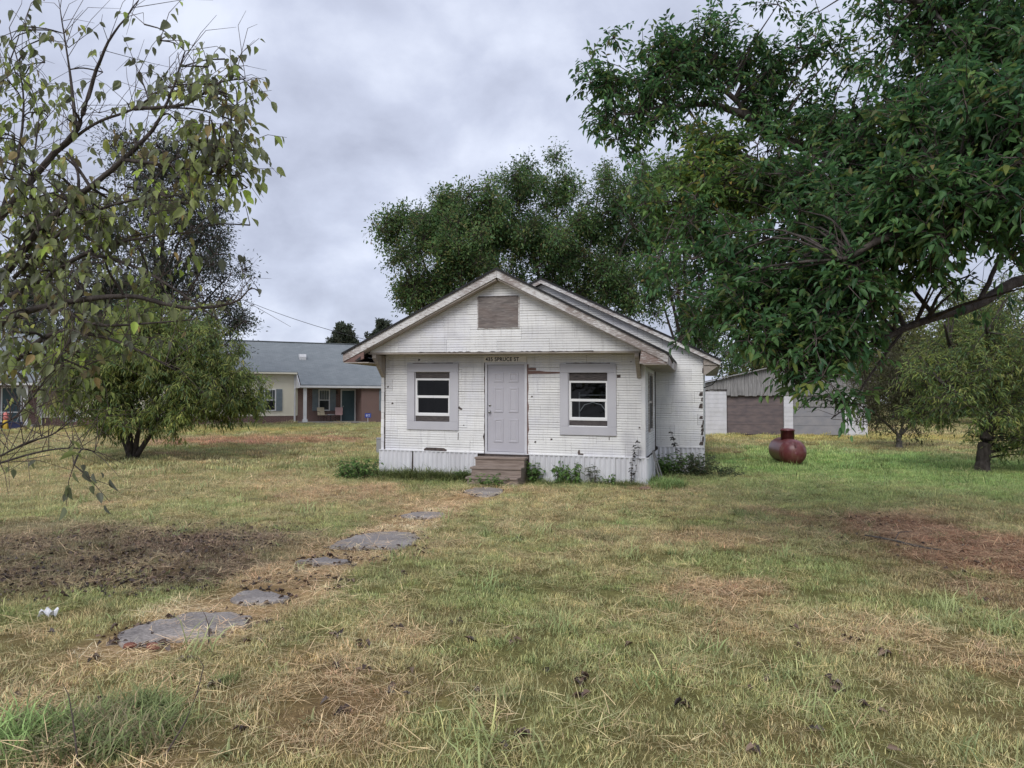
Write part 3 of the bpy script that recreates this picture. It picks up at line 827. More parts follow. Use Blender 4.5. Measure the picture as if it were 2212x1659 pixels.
def window(o, cas, sash):
    """o opening, cas outer size of the grey casing, sash outer size of the vinyl unit"""
    x0, x1, z0, z1 = sash; ym = .02
    m = HB()
    t = .045; mid = (z0 + z1) / 2 + .01
    m.box(x0, x0 + t, -.01, .07, z0, z1); m.box(x1 - t, x1, -.01, .07, z0, z1)
    m.box(x0 + t, x1 - t, -.01, .07, z1 - t, z1); m.box(x0 + t, x1 - t, -.014, .07, z0, z0 + t * 1.15)
    m.box(x0 + t, x1 - t, -.012, .04, mid - .028, mid + .03)
    m.box(x0 + t, x0 + t + .022, .002, .03, z0 + t * 1.15, mid - .028); m.box(x1 - t - .022, x1 - t, .002, .03, z0 + t * 1.15, mid - .028)
    m.box(x0 + t + .022, x1 - t - .022, .002, .03, z0 + t * 1.15, z0 + t * 1.15 + .022)
    wd = m.build('window', 'sash', house)
    for a, b, c, d in ((x0 + t, x1 - t, mid + .03, z1 - t), (x0 + t + .022, x1 - t - .022, z0 + t * 1.15 + .022, mid - .028)):
        p = HB(); p.add([(a, .022, c), (b, .022, c), (b, .022, d), (a, .022, d)], [(0, 1, 2, 3)]); p.build('pane', 'glass', wd)
    for a, b, c, d in ((o[0] - .02, o[1] + .02, z1 + .003, o[3] + .02), (o[0] - .02, o[1] + .02, o[2] - .02, z0 - .003)):
        p = HB(); p.box(a, b, .0, .03, c, d); p.build('plywood_strip', 'ply_dark', wd)
    cx0, cx1, cz0, cz1 = cas; y0, y1 = -.052, -.018
    for a, b, c, d in ((cx0, cx1, o[3], cz1), (cx0, cx1, cz0, o[2]), (cx0, o[0], o[2] + .002, o[3] - .002), (o[1], cx1, o[2] + .002, o[3] - .002)):
        p = HB(); p.box(a, b, y0, y1, c, d); p.build('casing_board', 'casing', wd, bevel=.004)
    for a, b, c, d in ((o[0] - .003, o[0] + .02, o[2], o[3]), (o[1] - .02, o[1] + .003, o[2], o[3])):
        p = HB(); p.box(a, b, -.016, .09, c, d); p.build('jamb', 'casing', wd)
    p = HB()
    n_ = 9
    top = [(cx0 + .14 + i * (cx1 - cx0 - .28) / n_, cz1 + random.uniform(.006, .022)) for i in range(n_ + 1)]
    p.prism_xz([(top[0][0], cz1 + .001), (top[-1][0], cz1 + .001)] + top[::-1], -.03, -.02); p.build('torn_flashing', 'sheathing', wd)
    return wd
window(LWo, (-2.502, -1.184, 1.174, 2.775), (-2.297, -1.385, 1.512, 2.415))
window(RWo, (1.285, 2.573, 1.135, 2.762), (1.487, 2.381, 1.47, 2.371))

# --- door
m = HB(); m.box(-.459, .441, .0, .045, .705, 2.735)
door = m.build('door', 'door', house, bevel=.003)
dw, x0 = .9, -.459
for (za, zb) in ((2.33, 2.565), (1.62, 2.21), (.92, 1.47)):
    for (xa, xb) in ((x0 + .15, x0 + .385), (x0 + .515, x0 + .75)):
        p = HB()
        i1, i2 = .014, .04
        vs = []
        for ins, yy in ((0, -.0015), (.008, -.012), (i2, -.012), (i2 + .014, -.003), (i2 + .03, -.008)):
            vs += [(xa + ins, yy, za + ins), (xb - ins, yy, za + ins), (xb - ins, yy, zb - ins), (xa + ins, yy, zb - ins)]
        fs = [(r * 4 + i, r * 4 + (i + 1) % 4, r * 4 + 4 + (i + 1) % 4, r * 4 + 4 + i) for r in range(4) for i in range(4)] + [(16, 17, 18, 19)]
        p.add(vs, fs).build('door_panel', 'door', door)
p = HB(); p.lathe([(.0, -.075), (.022, -.072), (.031, -.055), (.026, -.04), (.012, -.03), (.012, -.012), (.034, -.008), (.034, .0)][::-1], 14, 'y', (-.405, 0, 1.63)); p.build('door_knob', 'metal', door, True)
p = HB(); p.lathe([(.0, -.022), (.022, -.02), (.03, -.008), (.03, .0)][::-1], 14, 'y', (-.405, 0, 1.79)); p.build('deadbolt', 'metal', door, True)
m = HB(); m.box(-.516, -.465, -.04, .09, .645, 2.795); m.box(.447, .506, -.04, .09, .645, 2.795); m.box(-.465, .447, -.04, .09, 2.742, 2.795); m.box(-.465, .447, -.045, .09, .645, .698)
m.build('door_frame', 'door_frame', house, bevel=.004)
def ragged(x, z0, z1, w0, w1, y=-.024, n=22, name='exposed_sheathing', mat='sheathing'):
    L_, R_ = [], []
    for i in range(n + 1):
        z = z0 + (z1 - z0) * i / n
        L_.append((x - random.uniform(w0, w1) * (1.0 if random.random() > .12 else 2.0), z)); R_.append((x + .004, z))
    m = HB(); m.prism_xz([R_[0]] + R_[1:] + L_[::-1], y, y + .006)
    return m.build(name, mat, house)
ragged(-.518, .66, 2.79, .012, .032)
m = HB()
zz_ = [.66 + i * .095 for i in range(23)]
m.prism_xz([(.508, .66)] + [(.508 + random.uniform(.012, .032) * (1 if random.random() > .12 else 1.9), z) for z in zz_] + [(.508, zz_[-1])], -.024, -.018)
m.build('exposed_sheathing', 'brown_wood', house)
# address board
m = HB(); m.box(-.546, .501, -.034, -.012, 2.80, 2.952)
sign = m.build('address_board', 'sign', house, bevel=.003)
fc = bpy.data.curves.new('lettering', 'FONT'); fc.body = '435 SPRUCE ST'; fc.size = .128; fc.extrude = .0015; fc.offset = .003; fc.space_character = 1.12
fo = bpy.data.objects.new('lettering_src', fc); col.objects.link(fo)
bpy.context.view_layer.update()
lm = bpy.data.meshes.new_from_object(fo.evaluated_get(bpy.context.evaluated_depsgraph_get()))
bpy.data.objects.remove(fo)
co = np.zeros(len(lm.vertices) * 3, np.float32); lm.vertices.foreach_get('co', co); co = co.reshape(-1, 3)
wid = co[:, 0].max() - co[:, 0].min()
X = -.505 + (co[:, 0] - co[:, 0].min()) * .82 / wid
co2 = np.stack([X, -.0352 - co[:, 2], 2.827 + co[:, 1] - SH * X], 1)
lm.vertices.foreach_set('co', co2.astype(np.float32).ravel()); lm.materials.clear(); lm.materials.append(M['ink']); lm.update()
lo = bpy.data.objects.new('lettering', lm); col.objects.link(lo); lo.parent = sign; lo['kind'] = 'stuff'

# --- scars in the siding
def scar(pts, mat='sheathing', y=-.025, name='bare_patch'):
    m = HB(); m.prism_xz(pts, y, y + .006); return m.build(name, mat, house)
scar([(.525, 2.52), (.75, 2.53), (1.0, 2.53), (1.285, 2.54), (1.285, 2.575), (.95, 2.58), (.8, 2.60), (.525, 2.60)], 'brown_wood')
scar([(.525, 2.61), (.72, 2.61), (.72, 2.665), (.6, 2.67), (.525, 2.66)], 'brown_wood')
scar([(2.587, 2.44), (2.667, 2.445), (2.667, 2.515), (2.587, 2.51)])
scar([(-2.06, .675), (-1.5, .675), (-1.47, .7), (-1.55, .745), (-1.75, .75), (-2.0, .75), (-2.07, .71)])
scar([(-1.17, 1.69), (-1.11, 1.665), (-1.085, 1.69), (-1.12, 1.72), (-1.15, 1.73), (-1.165, 1.76), (-1.185, 1.72)])
scar([(1.70, .69), (1.82, .685), (1.82, .715), (1.75, .72), (1.735, .80), (1.71, .80), (1.69, .74)])
scar([(2.40, 1.04), (2.415, 1.04), (2.415, 1.11), (2.40, 1.11)])
scar([(-1.2, .95), (-1.185, .95), (-1.18, 1.12), (-1.195, 1.12)])
for x_, z_ in ((-3.02, 2.2), (-2.9, 1.8), (-1.05, 1.3), (.7, .95), (.62, 2.0), (1.08, 1.02), (3.08, 1.33), (2.9, 2.8), (-2.2, 2.86)):
    s_ = random.uniform(.012, .03)
    scar([(x_ - s_, z_ - s_ * .6), (x_ + s_ * .8, z_ - s_ * .5), (x_ + s_, z_ + s_ * .7), (x_ - s_ * .5, z_ + s_)])
# corner caps
zc = .67
while zc < 2.52:
    h_ = random.uniform(.14, .32)
    m = HB(); m.box(-3.195 + random.uniform(-.008, .008), -3.108 - random.random() * .012, -.035, .05, zc, min(zc + h_ - .006, 2.52)); m.build('corner_cap', 'siding', house)
    zc += h_
m = HB(); m.box(-3.12, -3.088, -.026, .0, .66, 2.95); m.build('exposed_corner', 'sheathing', house)
m = HB(); m.box(3.12, 3.215, -.036, -.018, .66, 3.0); m.box(3.198, 3.216, -.018, .08, .66, 3.0); m.build('corner_board', 'siding', house)

# --- corrugated skirting
def skirt(parent_name, place, u0, u1, z0, z1, pitch=.115, amp=.03, taper=0.0):
    n = int((u1 - u0) / (pitch / 8)); vs = []; fs = []
    ph = random.random() * 6.28
    for i in range(n + 1):
        u = u0 + (u1 - u0) * i / n
        s = (u / pitch) % 1.0
        d = amp * min(1, max(0, 3 * abs(s - .5) - .35)) + .004 * math.sin(u * 7 + ph)
        for z in (z0, z1): vs.append(place(u + (taper if (i == n and z == z0) else 0), d, z))
    fs = [(2 * i, 2 * i + 2, 2 * i + 3, 2 * i + 1) for i in range(n)]
    m = HB(); m.add(vs, fs); o = m.build(parent_name, 'skirt', house)
    so = o.modifiers.new('thick', 'SOLIDIFY'); so.thickness = .004
    return o
fplace = lambda u, d, z: (u, -.065 - d, z)
for a, b in ((-3.217, -2.352), (-2.31, -1.425), (-1.418, -.68), (.58, 1.008), (1.014, 1.853), (1.858, 2.556), (2.561, 3.255)):
    skirt('skirting_sheet', fplace, a, b, -.08 - SH * 0, .66 + random.uniform(-.004, .004), taper=-.03 if a < -3 else 0)
splace = lambda u, d, z: (3.255 + d, u, z)
skirt('skirting_sheet', splace, -.06, 2.88, -.08, .66)
m = HB(); m.box(-3.2, 3.2, -.05, -.03, -.08, .64); m.build('skirting_backing', 'sheathing', house)
m = HB(); m.box(-3.222, -.52, -.092, -.0, .655, .672); m.box(.51, 3.27, -.092, -.0, .655, .672); m.box(3.27, 3.285, -.09, 2.88, .655, .672); m.build('flashing', 'white_metal', house)

# --- porch gable and roof
RZ, LE, RE = 4.845, (-3.81, 2.955), (3.75, 2.91)
def rz(x): return RZ + (LE[1] - RZ) * x / LE[0] if x < 0 else RZ + (RE[1] - RZ) * x / RE[0]
GB = 3.005                                     # bottom of the gable
tl = (RZ - LE[1]) / -LE[0]; tr = (RZ - RE[1]) / RE[0]
TOPOFF = .16
def gclip(z): return (max(-3.24, -(RZ - TOPOFF - z) / tl), min(3.17, (RZ - TOPOFF - z) / tr))
m = HB(); m.prism_xz([(-3.24, GB), (3.17, GB), (3.17, rz(3.17) - .1), (0, RZ - .1), (-3.24, rz(-3.24) - .1)], -.53, -.48)
gw = m.build('gable_wall', 'interior', house)
siding(gw, lambda u, d, z: (u, -.53 - d, z), -3.24, 3.17, GB, RZ - TOPOFF, clip=gclip, off=.4)
m = HB(); m.box(-3.24, 3.17, -.48, .0, 3.05, 3.07); m.build('overhang_soffit', 'soffit', house)
m = HB(); m.box(-3.29, 3.2, -.545, -.44, GB - .035, GB - .001)
bm_ = m.build('gable_beam', 'soffit', house)
# ragged lower edge of the gable siding
m = HB(); e_ = []
for i in range(70):
    e_.append((-2.0 + i * .06, GB + random.choice((.002, .004, .012, .018))))
m.prism_xz([(-2.0, GB - .004), (e_[-1][0], GB - .004)] + e_[::-1], -.5535, -.5505); m.build('rotted_edge', 'sheathing', house)
# boarded window
m = HB(); m.box(-.512, .433, -.57, -.552, 3.56, 4.262); pl = m.build('gable_board', 'ply', house)
m = HB(); m.box(-.54, .462, -.562, -.551, 3.535, 3.557); m.box(.435, .46, -.562, -.551, 3.559, 4.26); m.box(-.54, -.515, -.562, -.551, 3.559, 4.26); m.build('board_trim', 'peel', pl)
m = HB(); m.box(-.515, .437, -.575, -.551, 4.264, 4.282); m.build('board_flashing', 'sheathing', pl)
# roof decks
def roof(y0, y1, ridge, le, re, name, rake_y, rake_w, th=.03, heavyR=None):
    r = []
    m = HB(); m.prism_xz([(le[0], le[1]), (ridge[0], ridge[1]), (ridge[0], ridge[1] + th), (le[0] - .03, le[1] + th)], y0, y1); r.append(m.build(name, 'tarpaper', house))
    m = HB(); m.prism_xz([(ridge[0], ridge[1]), (re[0], re[1]), (re[0] + .03, re[1] + th), (ridge[0], ridge[1] + th)], y0, y1); r.append(m.build(name, 'tarpaper', house))
    g_ = .004
    m = HB(); m.prism_xz([(le[0] + .0, le[1] - rake_w), (ridge[0] - .002, ridge[1] - rake_w - .01), (ridge[0] - .002, ridge[1] - g_), (le[0] - .01, le[1] - g_)], rake_y, rake_y + .03); m.build('rake_board', 'peel', house)
    m = HB(); m.prism_xz([(ridge[0] + .002, ridge[1] - rake_w - .01), (re[0], re[1] - rake_w), (re[0] + .01, re[1] - g_), (ridge[0] + .002, ridge[1] - g_)], rake_y, rake_y + .03); m.build('rake_board', 'peel', house)
    for a_, b_ in (((le[0] - .03, le[1]), (ridge[0] - .001, ridge[1])), ((ridge[0] + .001, ridge[1]), (re[0] + .03, re[1]))):
        m = HB(); m.prism_xz([(a_[0], a_[1] - .012), (b_[0], b_[1] - .012), (b_[0], b_[1] + th + .008), (a_[0], a_[1] + th + .008)], y0 - .012, y0 - .002); m.build('drip_edge', 'tar', house)
    # boards under the overhang
    for e in (le, re):
        m = HB()
        a, b = ((e[0], e[1]), ridge) if e is le else (ridge, (e[0], e[1]))
        m.prism_xz([(a[0], a[1] - .028), (b[0], b[1] - .028), (b[0], b[1] - .003), (a[0], a[1] - .003)], rake_y + .031, min(y1, rake_y + 1.2)); m.build('roof_deck_board', 'soffit', house)
    return r
pr = roof(-.84, 2.91, (0, RZ), LE, RE, 'roof', -.82, .175)
# purlin under the rake edge: wooden sub-fascia
for e in (LE, RE):
    m = HB(); s_ = -1 if e is LE else 1
    m.prism_xz(([(e[0] + .25, rz(e[0] + .25) - .20), (-.02, RZ - .24), (-.02, RZ - .18), (e[0] + .22, rz(e[0] + .22) - .15)] if s_ < 0 else
                [(.02, RZ - .24), (e[0] - .25, rz(e[0] - .25) - .20), (e[0] - .22, rz(e[0] - .22) - .15), (.02, RZ - .18)]), -.79, -.56); m.build('rake_soffit', 'soffit', house)
# boxed eaves at both ends
m = HB(); m.box(LE[0] + .02, -3.15, -.80, 2.88, LE[1] - .205, LE[1] - .185); m.build('eave_soffit', 'soffit', house)
m = HB(); m.prism_xz([(LE[0] + .02, LE[1] - .18), (-3.5, LE[1] - .18), (-3.28, LE[1] - .10), (-3.28, rz(-3.28) - .2), (LE[0] + .05, LE[1] - .12)], -.80, -.77); m.build('eave_return', 'brown_wood', house)
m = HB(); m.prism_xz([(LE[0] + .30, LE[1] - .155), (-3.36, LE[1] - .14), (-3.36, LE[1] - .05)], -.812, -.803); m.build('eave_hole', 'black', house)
m = HB(); m.box(LE[0] - .005, LE[0] + .02, -.8, 2.88, LE[1] - .19, LE[1] - .005); m.build('fascia', 'peel_heavy', house)
m = HB(); m.box(3.23, RE[0] - .02, -.80, 2.88, RE[1] - .215, RE[1] - .195); m.build('eave_soffit', 'soffit', house)
m = HB(); m.prism_xz([(3.16, RE[1] - .19), (RE[0] - .05, RE[1] - .19), (RE[0] - .005, RE[1] - .13), (RE[0] - .2, RE[1] - .02), (3.2, rz(3.2) - .19)], -.80, -.76); m.build('eave_return', 'peel_heavy', house)
m = HB(); m.box(RE[0] - .025, RE[0], -.8, 2.88, RE[1] - .20, RE[1] - .005); m.build('fascia', 'peel_heavy', house)
m = HB(); m.tube([(RE[0] - .02, -.83, RE[1] + .02), (RE[0] + .05, -.80, RE[1] - .03), (RE[0] + .09, -.7, RE[1] - .12), (RE[0] + .08, -.55, RE[1] - .17)], [.02, .035, .03, .012], 6); m.build('curled_shingle', 'tarpaper', house)
# knee braces
for bx_ in (-3.14, 3.08):
    m = HB()
    m.prism_yz([(-.55, GB - .04), (-.55, GB - .12), (-.06, 2.44), (-.022, 2.44), (-.022, GB - .04)], bx_ - .045, bx_ + .045)
    m.build('knee_brace', 'soffit', house)

# --- main block behind, wider to the right
MR, ME = (.194, 5.216), (4.86, 2.97)
mle = (MR[0] - (ME[0] - MR[0]), ME[1])
tm = (MR[1] - ME[1]) / (ME[0] - MR[0])
WY = 2.94
m = HB(); m.prism_xz([(-3.7, .55), (4.44, .55), (4.44, MR[1] - tm * (4.44 - MR[0]) - .06), (MR[0], MR[1] - .06), (-3.7, MR[1] - tm * (MR[0] + 3.7) - .06)], WY, WY + .12)
mw = m.build('wall', 'interior', house)
m = HB(); m.box(4.32, 4.44, WY + .12, 10.5, .55, 3.0); m.build('wall', 'siding', house)
m = HB(); m.box(-3.7, -3.58, WY + .12, 10.5, .55, 3.0); m.build('wall', 'siding', house)
m = HB(); m.prism_xz([(-3.7, .55), (4.44, .55), (4.44, MR[1] - tm * (4.44 - MR[0]) - .06), (MR[0], MR[1] - .06), (-3.7, MR[1] - tm * (MR[0] + 3.7) - .06)], 10.5, 10.62); m.build('wall', 'siding', house)
mclip = lambda z: (max(-.4, MR[0] - (MR[1] - .12 - z) / tm), min(4.44, MR[0] + (MR[1] - .12 - z) / tm))
siding(mw, lambda u, d, z: (u, WY - d, z), -.4, 4.44, .75, MR[1] - .12, clip=mclip, holes=((-1, 3.23, 0, 2.7), (-1, 3.0, 2.6, 3.3)), off=.1)
roof(WY - .23, 10.8, MR, mle, ME, 'roof', WY - .22, .11)
m = HB(); m.box(4.46, ME[0] - .02, WY - .18, 10.6, ME[1] - .10, ME[1] - .08); m.build('eave_soffit', 'soffit', house)
m = HB(); m.prism_xz([(4.445, ME[1] - .36), (4.48, ME[1] - .36), (ME[0] - .02, ME[1] - .10), (4.445, ME[1] + .08)], WY - .15, WY - .12); m.build('eave_return', 'soffit', house)
m = HB(); m.box(ME[0] - .02, ME[0], WY - .18, 10.6, ME[1] - .12, ME[1] - .005); m.build('fascia', 'peel', house)
m = HB(); m.tube([(ME[0] + .02, WY - .3, ME[1] - .06), (ME[0] + .03, WY - .28, ME[1] - .2), (ME[0] - .05, WY - .2, ME[1] - .42), (ME[0] - .2, WY - .1, ME[1] - .6), (4.45, WY - .02, ME[1] - .68)], .014, 6); m.build('loose_cable', 'black', house)
# broken right edge
zc = .82
while zc < 2.75:
    h_ = random.uniform(.05, .16)
    if random.random() < (.75 if zc < 2.2 else .35):
        w_ = random.uniform(.02, .09) * (1.25 if zc < 2.2 else .5)
        x1_ = 4.442 - random.uniform(0, .03)
        scar([(x1_ - w_, zc), (x1_, zc - .01), (x1_ + .003, zc + h_), (x1_ - w_ * .7, zc + h_ * .9)], y=WY - .027, name='bare_patch')
    zc += h_ + random.uniform(.0, .06)
wplace = lambda u, d, z: (u, WY - .03 - d, z)
skirt('skirting_sheet', wplace, 3.28, 3.86, .0, .735); skirt('skirting_sheet', wplace, 3.87, 4.46, .0, .735)
m = HB(); m.box(3.27, 4.47, WY - .06, WY - .0, .735, .75); m.build('flashing', 'white_metal', house)

# --- wooden steps at the door
st = empty('front_steps', HO + np.array([-.05 * math.cos(HA), .05 * math.sin(HA), 0]), -HA)
tag(st, 'weathered wooden steps with three treads below the front door', 'steps')
for i, (zt, ya, yb) in enumerate(((.60, -.40, -.10), (.395, -.68, -.385), (.195, -.96, -.665))):
    m = MB(); m.box(-.60 - .012 * i, .60 - .012 * i, ya - .02, yb, zt - .045, zt); m.build('tread', 'steps', st, bevel=.006)
    m = MB(); m.box(-.58, .58, ya + .005, ya + .03, max(-.05, zt - .26), zt - .047); m.build('riser', 'steps', st)
for sx in (-.57, .55):
    m = MB(); m.prism_yz([(-.12, -.06), (-.94, -.06), (-.94, .148), (-.66, .148), (-.66, .348), (-.37, .348), (-.37, .553), (-.12, .553)][::-1], sx - .02, sx + .02); m.build('stringer', 'steps', st)

# --- things standing behind the right window
hb = empty('metal_headboard', HO + np.array([math.cos(HA) * 1.95 + math.sin(HA) * .55, -math.sin(HA) * 1.95 + math.cos(HA) * .55, .58]), -HA)
tag(hb, 'pale metal bed headboard with an arched rail behind the window right of the door', 'headboard')
for sx in (-.32, .32):
    m = MB(); m.tube([(sx, 0, 0), (sx, 0, 1.52)], .016, 8); m.build('post', 'white_metal', hb)
m = MB(); m.tube([(-.32, 0, 1.45), (.32, 0, 1.45)], .014, 8); m.build('rail', 'white_metal', hb)
m = MB(); m.tube([(-.32, 0, 1.05), (-.2, 0, 1.22), (0, 0, 1.28), (.2, 0, 1.22), (.32, 0, 1.05)], .012, 8); m.build('arch', 'white_metal', hb)
m = MB(); m.tube([(-.32, 0, .75), (.32, 0, .75)], .012, 8); m.build('rail', 'white_metal', hb)

# ------------------------------------------------------------------ long brick and vinyl building behind, left
BA = math.radians(25)
BO = np.array([(752 - 1106) / F * 48.8, 48.8, .26])
bld = empty('brick_duplex', BO, BA)
tag(bld, 'long single-storey brick and cream vinyl building with grey-green roof', 'building')
SL = .576; RD = 3.6; ev = 3.53
XL, XR = -30, 9
def bx(name, mat, *a, parent=None, bevel=0): return MB().box(*a).build(name, mat, parent or bld, bevel=bevel)
# recessed brick wall of the porch
for a, b in ((-3.37, 1.0), (-24.0, -17.9)):
    xs = [a, b]
    bx('wall', 'brick', a, b, 0, .2, -.3, 3.0)
bx('wall', 'brick', .53, XR, -1.7, -1.5, -.3, 2.45); bx('wall', 'brick', .53, .75, -1.5, 0, -.3, 2.45)
bx('wall', 'brick', XL, -24.0, -1.7, -1.5, -.3, 2.45)
bx('wall', 'brick', -17.9, -3.37, -.0, .2, -.3, .5)
# vinyl wall with laps
m = MB(); z = .5
prof = []
while z < 3.42: prof += [(-.012, z), (.004, z + .115)]; z += .115
prof = [(y_, z_) for y_, z_ in prof] + [(.2, prof[-1][1]), (.2, .5)]
m.prism_yz(prof[::-1], -17.9, -3.42); m.build('vinyl_wall', 'vinyl', bld)
bx('corner_trim', 'vinyl', -3.44, -3.36, -.03, .06, .5, 3.42); bx('corner_trim', 'vinyl', -17.98, -17.88, -.03, .06, .5, 3.42)
bx('sill_band', 'vinyl', -17.9, -3.4, -.03, 0, .47, .53)
bx('floor_slab', 'conc_plain', -3.45, 1.0, -1.75, 0, -.2, .1); bx('floor_slab', 'conc_plain', -24, -17.9, -1.75, 0, -.2, .1)
# roof planes
def rp(x0, x1, ylow):
    zl = ev + SL * ylow; zt = ev + SL * RD
    m = MB(); m.prism_yz([(ylow - .1, zl - .06), (RD, zt), (RD, zt + .06), (ylow - .1, zl + .005)], x0, x1); return m.build('roof', 'shingle', bld)
rp(-17.75, -3.42, -.25); rp(-3.42, XR + .3, -1.75); rp(XL, -17.75, -1.75)
m = MB(); zt = ev + SL * RD
m.prism_yz([(RD, zt), (RD + 6.2, zt - SL * 6.2), (RD + 6.2, zt - SL * 6.2 + .06), (RD, zt + .06)], XL, XR + .3); m.build('roof', 'shingle', bld)
bx('ridge_cap', 'shingle', XL, XR + .3, RD - .12, RD + .12, zt + .05, zt + .09)
bx('wall', 'vinyl', XL, XR, RD + 5.5, RD + 5.7, -.3, 2.3)
for xg in (XL + .02, XR - .2):
    MB().prism_yz([(-1.5, -.3), (RD + 5.5, -.3), (RD + 5.5, 2.2), (RD, zt - .1), (-1.5, 2.4)], xg, xg + .18).build('wall', 'brick', bld)
# eave boards, gutters and the cheek of the porch roof
zl = ev + SL * -1.75
for a, b in ((-3.5, XR + .3), (XL, -17.7)):
    bx('gutter', 'white_metal', a, b, -1.97, -1.86, zl - .20, zl - .075)
    bx('porch_soffit', 'white_metal', a, b, -1.86, -.0, zl - .22, zl - .2)
bx('gutter', 'vinyl', -17.7, -3.45, -.46, -.35, ev - .30, ev - .2)
for xx in (-3.46, -17.7): MB().prism_yz([(-1.8, zl - .2), (.0, zl - .2), (.0, ev - .08), (-.3, ev - .22), (-1.8, zl - .04)], xx - .03, xx).build('roof_cheek', 'white_metal', bld)
# downspouts
for xx in (-3.55, -17.75): MB().box(xx - .05, xx + .05, -.12, -.03, .06, ev - .3).build('downspout', 'white_metal', bld)
# posts
for xx in (-3.13, -18.25):
    p = MB(); p.box(xx - .1, xx + .1, -1.75, -1.55, .26, zl - .22); po = p.build('post', 'white_metal', bld)
    bx('post_base', 'white_metal', xx - .15, xx + .15, -1.8, -1.5, .08, .26, parent=po)
# windows with shutters
def bwin(x0, x1, z0, z1, y, sw=.40, shut=(1, 1)):
    m = MB(); t = .07
    m.box(x0, x0 + t, y - .06, y, z0, z1); m.box(x1 - t, x1, y - .06, y, z0, z1); m.box(x0 + t, x1 - t, y - .06, y, z1 - t, z1); m.box(x0 + t, x1 - t, y - .07, y, z0, z0 + t)
    zm = (z0 + z1) / 2; m.box(x0 + t, x1 - t, y - .055, y, zm - .03, zm + .03)
    w_ = m.build('window', 'sash', bld)
    MB().box(x0 + t, x1 - t, y - .03, y - .005, zm + .03, z1 - t).build('curtain', 'curtain', w_)
    MB().box(x0 + t, x1 - t, y - .03, y - .005, z0 + t, zm - .03).build('curtain', 'interior', w_)
    for a, b in ((z0 + t, zm - .03), (zm + .03, z1 - t)):
        MB().add([(x0 + t, y - .036, a), (x1 - t, y - .036, a), (x1 - t, y - .036, b), (x0 + t, y - .036, b)], [(0, 1, 2, 3)]).build('pane', 'glass', w_)
    for i_ in (1, 2, 3): MB().box(x0 + t + (x1 - x0 - 2 * t) * i_ / 4 - .008, x0 + t + (x1 - x0 - 2 * t) * i_ / 4 + .008, y - .05, y - .04, zm + .031, z1 - t - .001).build('glazing_bar', 'sash', w_)
    for s_, (a, b) in zip(shut, ((x0 - sw, x0 - .02), (x1 + .02, x1 + sw))):
        if not s_: continue
        so = MB().box(a, b, y - .05, y, z0, z1).build('shutter', 'shutter', bld)
        zc_ = z0 + .08
        lv = MB()
        while zc_ < z1 - .08: lv.box(a + .05, b - .05, y - .062, y - .051, zc_, zc_ + .035); zc_ += .06
        tag(lv.build('louvres', 'shutter', so), kind='stuff')
bwin(-5.48, -4.74, .80, 2.24, -.014); bwin(-2.0, -1.24, .80, 2.24, 0)
bwin(2.15, 3.05, .80, 2.24, -1.7, .42); bwin(-10.5, -9.7, .80, 2.24, -.014); bwin(-14.5, -13.7, .80, 2.24, -.014); bwin(-21.2, -20.4, .8, 2.24, 0)
# doors
for xx in (0, -19.2):
    d_ = MB().box(xx - .43, xx + .43, -.03, 0, .11, 2.18).build('door', 'teal_door', bld)
    MB().box(xx - .51, xx - .43, -.05, 0, .1, 2.26).box(xx + .43, xx + .51, -.05, 0, .1, 2.26).box(xx - .43, xx + .43, -.05, 0, 2.18, 2.26).build('door_frame', 'sash', d_)
    MB().lathe([(.0, 0), (.03, 0), (.04, .03), (.0, .06)], 8, 'y', (xx - .35, -.09, 1.1)).build('door_knob', 'metal', d_)
m = MB(); m.box(-.84, -.74, -.1, 0, 1.95, 2.15); m.build('wall_lamp', 'black', bld)
# roof vents
for xx, yy in ((-2.85, 1.45),):
    zb_ = ev + SL * yy
    MB().prism_yz([(yy - .25, zb_ - .08), (yy + .2, zb_ + .18), (yy + .2, zb_ + .34), (yy - .2, zb_ + .3), (yy - .28, zb_ + .12)], xx - .22, xx + .22).build('roof_vent', 'white_metal', bld)

def B(x, y, z=0.0):
    return np.array([BO[0] + x * math.cos(BA) - y * math.sin(BA), BO[1] + x * math.sin(BA) + y * math.cos(BA), BO[2] + z])
# chairs on the porch
def chair(name, loc, rz_, shell, label):
    r_ = empty(name, loc, rz_)
    tag(r_, label, 'chair', 'chairs on the brick porch')
    m = MB(); m.add([(-.22, -.22, .42), (.22, -.22, .42), (.24, .2, .40), (-.24, .2, .40), (-.22, -.22, .45), (.22, -.22, .45), (.24, .2, .43), (-.24, .2, .43)], [(0, 3, 2, 1), (4, 5, 6, 7), (0, 1, 5, 4), (1, 2, 6, 5), (2, 3, 7, 6), (3, 0, 4, 7)]); m.build('seat', shell, r_)
    m = MB(); m.prism_yz([(.17, .44), (.2, .43), (.33, .92), (.30, .93)][::-1], -.25, .25); m.build('backrest', shell, r_)
    for sx in (-.2, .2):
        for sy, q in ((-.2, -.24), (.17, .24)):
            m = MB(); m.tube([(sx, q, 0), (sx, sy, .42)], .014, 6); m.build('leg', 'black', r_)
        m = MB(); m.tube([(sx * 1.25, -.2, .44), (sx * 1.25, -.2, .64), (sx * 1.25, .22, .66)], .014, 6); m.build('armrest', 'black', r_)
chair('patio_chair', B(-1.85, -.7, .1), BA + .25, 'beige_plastic', 'cream porch chair under the shuttered brick-wall window')
chair('patio_chair', B(-.75, -.65, .1), BA - .2, 'pink_plastic', 'pink porch chair beside the dark teal door')
t_ = empty('patio_table', B(-1.3, -.75, .1), BA); tag(t_, 'small grey round table between the two porch chairs', 'table')
MB().lathe([(0, .42), (.26, .42), (.27, .45), (.25, .47), (0, .47)], 16).build('table_top', 'grey_box', t_)
